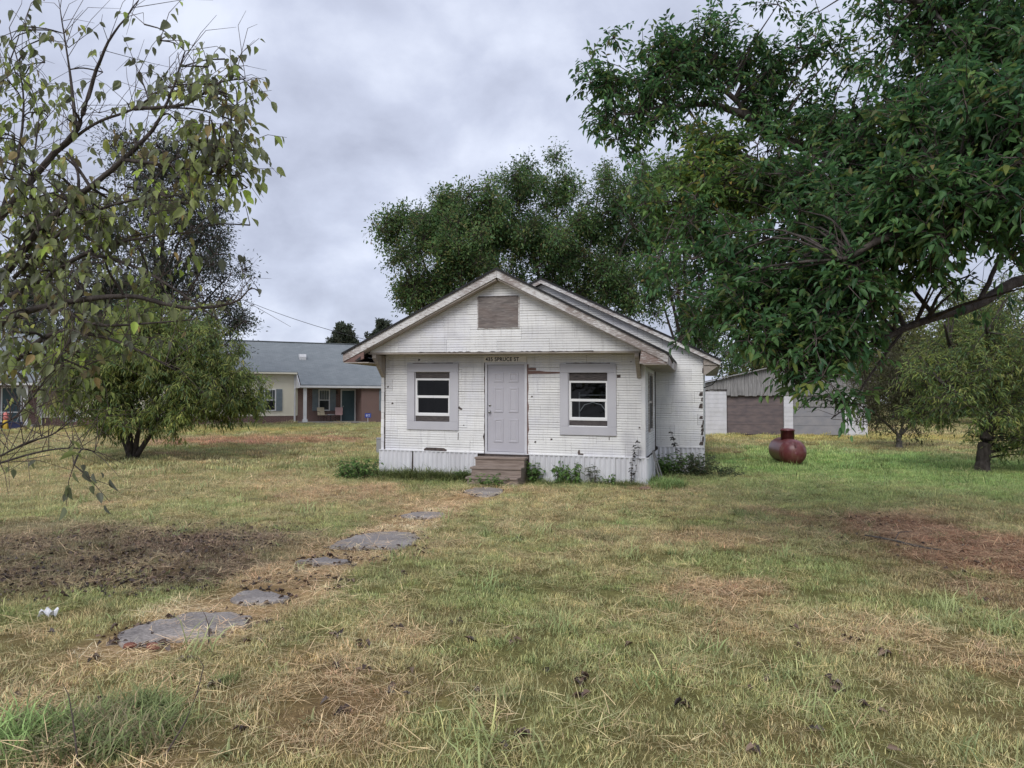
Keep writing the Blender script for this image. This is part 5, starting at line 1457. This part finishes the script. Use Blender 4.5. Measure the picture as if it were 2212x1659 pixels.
# 6 --- far trees
def far_tree(label, px, py, Y, r, group, leaf=.32, cols=((.085, .11, .075), (.11, .13, .08), (.06, .082, .06), (.14, .135, .09)), sub=70, wts=(3, 2, 3, 1), extra=()):
    c_ = at(px, py, Y); b = np.array([c_[0], Y, float(gz(c_[0], Y)) - .05])
    rr = r * Y / F
    bl = [(c_, (rr, rr * .8, rr * .75), 1.0), (c_ + np.array([rr * .5, 0, -rr * .5]), (rr * .6, rr * .6, rr * .6), .6), (c_ + np.array([-rr * .5, 0, -rr * .5]), (rr * .6, rr * .6, rr * .6), .6), (c_ + np.array([0, 0, rr * .6]), (rr * .45, rr * .45, rr * .4), .4)] + [(c_ + np.array([ex * rr, 0, ez * rr]), (er * rr,) * 3, .6) for ex, ez, er in extra]
    limbs = [([b, (b * .5 + c_ * .5), c_], .22 * Y / 45, .06)]
    return make_tree('background_tree', label, b, limbs, bl, sub, sub * 20, 7, leaf, list(cols), wts, sigma=rr * .13, csig=rr * .06, droop=.15, twig=(.02, .006), group=group, surf=.45)
far_tree('grey-green tree showing above the far roof ridge', 738, 728, 92, 34, 'trees beyond the long building')
far_tree('tree half hidden by the house eave behind the far roof', 828, 722, 96, 34, 'trees beyond the long building')
YG = ((0.156, 0.180, 0.060), (0.198, 0.210, 0.066), (0.114, 0.144, 0.054), (0.240, 0.216, 0.084))
for lb, px, py, Y, r, cl in (('yellow-green tree closing the view beyond the right peach tree', 2110, 760, 44, 130, YG), ('yellow-green tree past the frame side of the right peach tree', 2290, 730, 46, 150, YG),
                             ('olive tree standing right behind the old shed roof', 1700, 760, 50, 120, YG), ('dull green tree behind the small fruit tree', 1930, 770, 52, 120, YG), ('dark green tree beyond the gap right of the shed', 2010, 820, 60, 90, ((.05, .07, .03), (.07, .085, .035), (.035, .05, .025), (.09, .09, .04)))):
    far_tree(lb, px, py, Y, r, 'trees along the back boundary', .26, cl, 110, (3, 3, 3, 1))
for lb, px, py, Y, r in (('dark tree rising behind the left end of the long building', 60, 690, 78, 110), ('dark tree behind the long roof above the peach tree', 230, 700, 84, 90)):
    far_tree(lb, px, py, Y, r, 'trees beyond the long building', .3, sub=100)

# 7 --- big tree on the right whose canopy overhangs the yard
ASH = [(0.066, 0.153, 0.061), (0.095, 0.198, 0.066), (0.133, 0.247, 0.079), (0.049, 0.116, 0.058), (0.231, 0.275, 0.066), (0.274, 0.217, 0.079)]
b = at(2560, 900, 9.0); b[2] = float(gz(b[0], b[1])) - .08
limbs = [([b, b + np.array([-.1, 0, 1.6]), b + np.array([-.3, .1, 3.0])], .34, .27)]
f_ = b + np.array([-.3, .1, 2.9])
for pts_, r0, r1 in [([f_, *line([(2300, 420, 9.2), (2080, 400, 9.4), (1850, 350, 9.5), (1700, 305, 9.6), (1600, 245, 9.6), (1520, 225, 9.6), (1420, 235, 9.5), (1330, 250, 9.4)])], .14, .010),
                     ([*line([(1640, 275, 9.6), (1570, 200, 9.6), (1480, 170, 9.7), (1380, 175, 9.7)])], .05, .008),
                     ([*line([(1850, 350, 9.5), (1750, 370, 9.0), (1600, 385, 8.8), (1480, 440, 8.6)])], .07, .01),
                     ([f_, *line([(2350, 250, 8.8), (2200, 120, 8.4), (2050, 40, 8.2), (1900, -40, 8.0)])], .18, .03),
                     ([f_, *line([(2400, 500, 7.6), (2250, 480, 6.8), (2100, 470, 6.4), (1950, 500, 6.2), (1820, 560, 6.2)])], .14, .02),
                     ([f_, *line([(2330, 640, 7.8), (2212, 605, 7.4), (2110, 660, 7.2), (2000, 690, 7.0), (1890, 740, 6.8), (1800, 790, 6.6), (1730, 840, 6.6)])], .09, .010),
                     ([*line([(2110, 660, 7.2), (2150, 580, 7.2), (2180, 500, 7.3)])], .03, .02),
                     ([*line([(1950, 715, 6.9), (1880, 810, 6.8), (1840, 870, 6.8), (1795, 905, 6.8)])], .016, .005),
                     ([f_, *line([(2500, 100, 8.0), (2400, -150, 7.6)])], .2, .05), ([f_, *line([(2680, 300, 9.3), (2800, 120, 9.6)])], .14, .03)]:
    limbs.append((pts_, r0, r1))
BL = []
for px, py, Y, r, w in [
    # arching limb at the upper left
    (1310, 120, 9.6, 42, 1.44), (1330, 190, 9.6, 65, 1.60), (1310, 260, 9.5, 45, 1.28), (1420, 130, 9.7, 70, 1.60), (1400, 210, 9.6, 70, 1.44), (1390, 290, 9.4, 50, 1.12), (1500, 120, 9.7, 70, 1.60), (1500, 200, 9.6, 60, 1.44), (1470, 290, 9.4, 45, 0.80),
    (1590, 140, 9.8, 65, 1.44), (1680, 150, 9.8, 70, 1.44), (1640, 220, 9.7, 50, 0.96), (1750, 170, 9.6, 60, 1.44), (1760, 260, 9.4, 70, 1.60), (1830, 130, 9.2, 55, 0.96), (1290, 40, 9.7, 26, 0.96), (1570, 70, 9.8, 35, 0.96), (1730, 90, 9.7, 40, 0.96),
    # olive middle
    (1480, 390, 8.8, 60, 1.44), (1560, 340, 9.0, 60, 1.44), (1430, 440, 8.6, 42, 1.12), (1560, 430, 8.4, 75, 1.60), (1640, 370, 8.8, 60, 1.60), (1490, 500, 8.2, 60, 1.44),
    (1350, 310, 9.4, 40, 1.2), (1550, 290, 9.3, 45, 1.2), (1430, 330, 9.2, 45, 1.2), (1620, 420, 8.5, 70, 1.5), (1520, 360, 8.8, 60, 1.5), (1400, 400, 8.8, 36, 1.2), (1690, 250, 9.4, 55, 1.2), (1390, 500, 8.3, 36, 1.2),
    # main mass
    (1850, 290, 8.8, 100, 1), (1950, 200, 8.4, 110, 1), (2070, 130, 8.0, 120, 1), (2180, 80, 7.4, 120, 1), (1700, 430, 8.0, 100, 1), (1820, 400, 7.6, 120, 1.1), (1950, 340, 7.2, 130, 1.2), (2090, 300, 6.6, 140, 1.2), (2200, 260, 6.0, 140, 1.2),
    (1580, 540, 7.8, 90, 1), (1690, 540, 7.4, 100, 1.1), (1800, 520, 7.0, 110, 1.1), (1920, 470, 6.4, 110, 1.1), (2040, 440, 6.0, 110, 1.1), (2150, 420, 5.6, 120, 1.2), (2230, 480, 5.6, 90, 1), 
    (1440, 570, 8.0, 50, .8), (1530, 640, 7.6, 70, 1), (1640, 640, 7.2, 90, 1.1), (1750, 630, 6.8, 95, 1.1), (1850, 590, 6.5, 80, 1), (1690, 730, 6.8, 75, 1), (1770, 720, 6.6, 75, 1), (1600, 720, 7.2, 45, .7), (1850, 670, 6.6, 60, .9), (1640, 790, 7.0, 36, .7), (1740, 800, 6.6, 50, .9), (1800, 790, 6.6, 45, .8),
    (1720, 845, 6.7, 34, .3), (1780, 845, 6.7, 34, .35), (1690, 870, 6.8, 14, .4), (1820, 870, 6.8, 18, .5), (1880, 780, 6.7, 24, .4), (2200, 590, 6.2, 50, 1.2), (2190, 650, 6.6, 36, .8), (2060, 620, 6.6, 40, .8), (2090, 560, 6.4, 40, .6), (2000, 570, 6.5, 50, .7), (2180, 700, 7.0, 28, .4),
    (1760, 25, 9.0, 36, .5), (1880, 30, 8.6, 55, .7), (1960, 80, 8.4, 70, .8), (1700, 10, 9.0, 20, .4), (2040, 20, 8.0, 90, 1),
    # the rest of the crown, beyond the picture
    (2340, 150, 7.5, 150, .7), (2460, 40, 8.0, 180, .7), (2620, 100, 9.0, 200, .7), (2780, 220, 9.5, 180, .7), (2400, 350, 7.5, 130, .6), (2620, 320, 9.8, 170, .6), (2300, -110, 8.0, 150, .7), (2020, -130, 8.5, 150, .7), (2850, 60, 9.5, 150, .6)]:
    BL.append(blob(px, py, Y, r, w, ry=min(1.1, r * Y / F * 1.3)))
def keep_right(P):
    rel = P - EYE
    u = rel[:, 0] / rel[:, 1] * F + 1106; v = 829.5 - (rel[:, 2] / rel[:, 1] - math.tan(PITCH)) * F
    gap = (np.hypot((u - 2130) / 90, (v - 615) / 50) < 1) | (np.hypot((u - 1640) / 42, (v - 318) / 26) < 1) | (np.hypot((u - 2010) / 60, (v - 660) / 50) < 1)
    return ~gap | (R.random(len(P)) < .28)
make_tree('ash_tree', 'large leafy green tree overhanging the right side of the yard', b, limbs, BL, 1000, 9300, 9, .093, ASH, (5, 6, 4, 3, 1.2, .4), sigma=.20, csig=.07, droop=.35, lw=.42, spray=1, fine=True, bare=500, warm=(at(1530, 410, 8.7), .75), mat='leaf_gloss', twig=(.006, .0025), surf=.6, n_single=300, keep=keep_right)

# 8 --- sparse broad-leaved tree reaching in from the left
RED = [(0.191, 0.215, 0.119), (0.248, 0.276, 0.128), (0.158, 0.168, 0.119), (0.496, 0.655, 0.128), (0.397, 0.284, 0.113), (0.314, 0.362, 0.128)]
b = at(-420, 900, 5.6); b[2] = float(gz(b[0], b[1])) - .05
f_ = at(-400, 900, 5.6)
lp = [[(-400, 900, 5.6), (-150, 640, 5.6), (0, 470, 5.6), (105, 345, 5.6), (165, 280, 5.5), (195, 190, 5.5), (235, 90, 5.4), (300, 0, 5.3)],
      [(110, 340, 5.6), (200, 270, 5.5), (290, 235, 5.4), (360, 190, 5.3), (430, 190, 5.2)],
      [(-400, 900, 5.6), (-150, 720, 5.4), (0, 600, 5.3), (80, 500, 5.2), (150, 440, 5.1), (265, 345, 5.0), (330, 280, 5.0), (370, 200, 5.0), (400, 110, 5.0)],
      [(-150, 760, 5.5), (0, 655, 5.3), (100, 600, 5.2), (190, 545, 5.1), (300, 515, 5.0), (420, 500, 4.9)],
      [(-150, 800, 5.4), (0, 700, 5.2), (110, 660, 5.0), (270, 640, 4.9), (400, 665, 4.9), (500, 655, 4.9), (545, 620, 4.9)],
      [(0, 470, 5.6), (40, 330, 5.7), (50, 200, 5.8), (20, 60, 5.8)], [(165, 280, 5.5), (150, 150, 5.6), (130, 20, 5.6)], [(60, 520, 5.3), (70, 380, 5.4), (85, 250, 5.4)],
      [(265, 345, 5.0), (380, 360, 4.9), (470, 380, 4.9)], [(290, 235, 5.4), (400, 225, 5.3), (470, 180, 5.3), (530, 170, 5.3)],
      [(190, 545, 5.1), (300, 580, 5.0), (400, 640, 4.9), (470, 690, 4.9)], [(-150, 860, 5.2), (0, 800, 5.0), (120, 720, 4.9), (260, 740, 4.8), (380, 800, 4.8)],
      [(-200, 1000, 4.8), (0, 920, 4.6), (60, 870, 4.6), (110, 800, 4.6), (160, 720, 4.6)], [(-200, 1080, 4.6), (0, 985, 4.4), (60, 955, 4.4), (110, 940, 4.4), (160, 905, 4.4)], [(0, 1000, 4.4), (90, 975, 4.4), (160, 968, 4.4), (205, 975, 4.4)],
      [(-150, 640, 5.6), (-40, 400, 5.8), (0, 200, 5.9), (40, 80, 5.9)], [(30, 600, 5.2), (160, 480, 5.0), (300, 430, 4.9), (420, 440, 4.8)],
      [(110, 660, 5.0), (200, 700, 4.8), (300, 700, 4.8), (420, 690, 4.8)]]
limbs = [([b, at(-405, 900, 5.6) + np.array([0, 0, .6]), at(-330, 820, 5.6)], .17, .13)]
for i, q in enumerate(lp):
    r0 = .05 if i in (0, 2) else (.034 if i in (3, 4, 11) else (.007 if i in (12, 13, 14) else .016))
    limbs.append((line(q), r0, .004))
BL = [blob(px, py, Y, r, w, ry=.45) for px, py, Y, r, w in
      [(70, 80, 5.7, 80, 0.34), (190, 120, 5.5, 85, 0.34), (330, 60, 5.3, 60, 0.34), (390, 130, 5.1, 55, 0.47), (290, 170, 5.3, 60, 0.30), (60, 230, 5.7, 85, 0.38), (170, 270, 5.5, 70, 0.30), (400, 215, 5.1, 60, 0.68), (470, 190, 5.3, 30, 0.77), (500, 270, 5.0, 35, 0.42),
       (60, 380, 5.4, 80, 0.60), (180, 380, 5.2, 75, 0.55), (300, 330, 5.1, 65, 0.60), (430, 330, 4.9, 60, 0.70), (470, 390, 4.9, 50, 0.90), (90, 480, 5.2, 85, 0.80), (220, 470, 5.0, 80, 0.80), (330, 440, 5.0, 75, 0.70), (430, 450, 4.9, 55, 0.50),
       (70, 590, 5.2, 85, 0.95), (190, 580, 5.0, 85, 0.36), (310, 560, 5.0, 75, 0.27), (420, 570, 4.9, 55, 0.15), (60, 690, 5.0, 85, 0.60), (180, 690, 4.9, 85, 0.38), (300, 660, 4.9, 75, 0.27), (420, 660, 4.9, 50, 0.15), (60, 790, 4.8, 75, 0.60), (160, 780, 4.8, 75, 0.34), (270, 750, 4.8, 65, 0.23), (370, 780, 4.8, 45, 0.11),
       (20, 870, 4.7, 45, 0.48), (110, 900, 4.5, 35, 0.18), (60, 960, 4.4, 35, 0.21), (150, 960, 4.4, 25, 0.15), (220, 985, 4.4, 20, 0.21), (20, 1000, 4.4, 30, 0.17), (-60, 600, 5.4, 100, 0.70), (-80, 300, 5.7, 120, 0.51), (528, 174, 5.3, 12, 11.90), (505, 215, 5.2, 14, 10.20), (512, 372, 4.9, 14, 12.00), (495, 300, 5.0, 16, 6.80), (500, 245, 5.1, 14, 6.80), (470, 330, 4.9, 25, 3.00), (545, 622, 4.9, 6, 20.00), (520, 470, 4.9, 8, 14.00)]]
make_tree('redbud_tree', 'sparse tree with large hanging leaves reaching in over the left lawn', b, limbs, BL, 320, 720, 5, .074, RED, (5, 4, 4, 2.3, .9, 3), sigma=.18, csig=.05, droop=1.2, lw=.56, spray=1, fine=True, twig=(.0035, .0016), surf=.8, n_single=300, bare=420)

# ------------------------------------------------------------------ weeds at the foot of the house
def weed(name, label, base, h, spread, nst, leaf, cols, lw=.5, per=12, droop=.3, lean=(0, 0), group='weeds along the house skirting', mat='leaf', cat='weed'):
    base = np.array(base, float); base[2] = float(gz(base[0], base[1])) - .01
    r_ = empty(name, base); tag(r_, label, cat, group)
    leaf *= 1.25; nst = int(nst * 1.4) if nst > 4 else nst
    m = MB(); P, D, Nn = [], [], []
    for s in range(nst):
        a_ = random.random() * 6.283; o = np.array([math.cos(a_), math.sin(a_), 0]) * spread * random.random() ** .7
        hh = h * random.uniform(.55, 1.05)
        tip = o * 1.5 + np.array([lean[0] * hh, lean[1] * hh, hh])
        q0 = o * .5; q1 = (q0 + tip) / 2 + R.normal(0, .06 * hh, 3)
        path = smooth_path([q0, q1, tip], 4)
        m.tube(path, [.006 * (1 - .75 * i / (len(path) - 1)) for i in range(len(path))], 4, False)
        for k in range(per):
            t = random.uniform(.15, 1.0); p = path[min(len(path) - 1, int(t * (len(path) - 1)))]
            b_ = random.random() * 6.283
            P.append(p + R.normal(0, .015, 3)); D.append(np.array([math.cos(b_), math.sin(b_), random.uniform(-.2, .5) - droop])); Nn.append(np.array([0, 0, 1.]) + R.normal(0, .3, 3))
    m.build('stem', 'twig', r_)
    P, D, Nn = np.array(P), np.array(D), np.array(Nn); P[:, 2] = np.maximum(P[:, 2], .02); n = len(P)
    L = R.uniform(leaf * .6, leaf * 1.2, n)
    V, Fq = leaves_geo(P, D, Nn, L, L * lw)
    tt = pal(n, cols, [1] * len(cols)) * R.uniform(.75, 1.25, (n, 1))
    o = np_mesh('foliage', V, Fq, mat, r_, tint=np.repeat(tt, 6, 0)); tag(o, kind='stuff')
    return r_
WG = [(0.154, 0.271, 0.081), (0.200, 0.318, 0.090), (0.117, 0.209, 0.073)]
WD = [(0.090, 0.136, 0.073), (0.128, 0.164, 0.081), (0.164, 0.181, 0.090)]
WB = [(.035, .035, .03), (.055, .05, .04)]
weed('weed_bush', 'bushy green weeds at the left corner of the house', G(783, 1036), .58, .42, 34, .075, WG, per=14)
weed('weed_bush', 'second bushy green weed just off the left house corner', G(752, 1034), .42, .3, 20, .07, WG, per=12)
weed('leafy_weed', 'green weed pressed against the right side of the steps', H(.78, -.25), .55, .16, 12, .09, WG, per=11)
weed('leafy_weed', 'taller leafy weed with drooping tops below the right window', H(1.35, -.28), .62, .16, 9, .11, WG, lw=.36, per=12, droop=.7)
weed('leafy_weed', 'twin leafy weed next to the taller one below the right window', H(1.68, -.26), .58, .13, 8, .11, WG, lw=.36, per=11, droop=.7)
weed('leafy_weed', 'thin dark-leaved weed halfway along the right skirting', H(2.08, -.22), .52, .12, 6, .09, WD, lw=.3, per=9)
weed('leafy_weed', 'low pale leafy weed on the right skirting near the dark stalk', H(2.45, -.22), .3, .16, 8, .07, WG, per=8)
weed('leafy_weed', 'low leafy weed growing in front of the bottom step', G(1058, 1052), .3, .34, 18, .08, WG, per=9)
weed('leafy_weed', 'small green weed at the left foot of the steps', H(-.95, -.3), .4, .2, 12, .07, WG, per=9)
weed('climbing_stalk', 'tall thin stalk dotted with dark leaves against the right skirting', H(2.93, -.22), 1.12, .05, 3, .06, WB, lw=.6, per=22, lean=(.12, 0))
weed('climbing_stalk', 'leaning dark seeded stalk in front of the wing wall', H(3.98, 2.5), 1.25, .04, 2, .07, WB, lw=.55, per=40, lean=(-.28, 0))
weed('weed_bush', 'bright green weed bush at the foot of the wing wall', H(3.62, 2.2), .62, .38, 34, .085, WG, per=14)
weed('weed_bush', 'dark green weed bush at the outer corner of the wing', H(4.25, 2.25), .62, .42, 36, .075, WD, per=14)
weed('weed_bush', 'low spreading weeds beyond the wing corner', H(4.85, 2.4), .3, .5, 24, .07, WD, per=10)
def stalk(label, pxs, r):
    b_ = G(*pxs[0]); pts_ = [b_] + [at(px, py, b_[1] + .02 * i) for i, (px, py) in enumerate(pxs[1:], 1)]
    r_ = empty('dry_stalk', b_); tag(r_, label, 'stalk', 'dry stalks standing in the front grass')
    MB().tube([p - b_ for p in pts_], [r * (1 - .6 * i / (len(pts_) - 1)) for i in range(len(pts_))], 6).build('stem', 'twig', r_)
    for k in (1, 2):
        p = pts_[-k] - b_
        MB().tube([p, p + np.array([.03 * (-1) ** k, .0, .05])], [.002, .001], 4).build('side_twig', 'twig', r_)
stalk('thin bare stalk rising in front of the large slab', [(449, 1402), (452, 1375), (450, 1350), (444, 1330)], .006)
stalk('dry brown stalk leaning in the straw of the front lawn', [(352, 1640), (400, 1560), (425, 1500), (440, 1440)], .005)
stalk('upright dry stalk amid the coarse grass tuft', [(168, 1655), (163, 1600), (156, 1545), (148, 1500)], .005)

# ------------------------------------------------------------------ dead leaves and clods
LP = []
def litter(px, py, rx, ry, n):
    a_ = G(px, py); b0 = G(px, py - ry); b1 = G(px, py + ry)
    t = R.random(n) * 6.283; r_ = np.sqrt(R.random(n))
    LP.append(np.stack([a_[0] + rx * a_[1] / F * r_ * np.cos(t), a_[1] + abs(b0[1] - b1[1]) / 2 * r_ * np.sin(t)], 1))
litter(250, 1190, 350, 70, 900); litter(110, 1250, 200, 50, 260); litter(470, 1165, 220, 40, 260); litter(330, 1265, 180, 26, 140)
litter(2100, 1190, 230, 100, 200)
litter(640, 1260, 120, 30, 60); litter(780, 1200, 130, 18, 50); litter(430, 1370, 220, 36, 25)
for _ in range(60):
    px, py = random.uniform(20, 2190), random.uniform(1130, 1640)
    litter(px, py, random.uniform(4, 13), random.uniform(3, 8), random.randint(2, 8))
for poly in slab_polys:
    for p in poly:
        if random.random() < .6: LP.append(np.array(p)[None] + R.normal(0, .05, (random.randint(1, 5), 2)))
q = np.concatenate(LP)
for poly in slab_polys:
    cc = np.mean(np.array(poly), 0)
    q = q[~inpoly(cc[0] + (q[:, 0] - cc[0]) / .9, cc[1] + (q[:, 1] - cc[1]) / .9, poly) | (R.random(len(q)) < .06)]
n = len(q)
P = np.stack([q[:, 0], q[:, 1], gz(q[:, 0], q[:, 1]) + R.uniform(.006, .035, n)], 1)
az = R.random(n) * 6.283
D = np.stack([np.cos(az), np.sin(az), R.normal(0, .25, n)], 1); Nn = np.array([0, 0, 1.]) + R.normal(0, .5, (n, 3))
L = R.uniform(.025, .062, n)
V, Fq = leaves_geo(P, D, Nn, L, L * R.uniform(.45, .75, n), fold=.5, droop=.3)
tt = pal(n, [(.10, .07, .058), (.055, .042, .038), (.15, .10, .075), (.21, .15, .11), (.13, .105, .095)], (4, 2, 3, 2, 2)) * R.uniform(.7, 1.3, (n, 1))
o = np_mesh('leaf_litter', V, Fq, 'litter', tint=np.repeat(tt, 6, 0))
tag(o, 'scattered dark dead leaves lying in the lawn', 'leaves', kind='stuff')
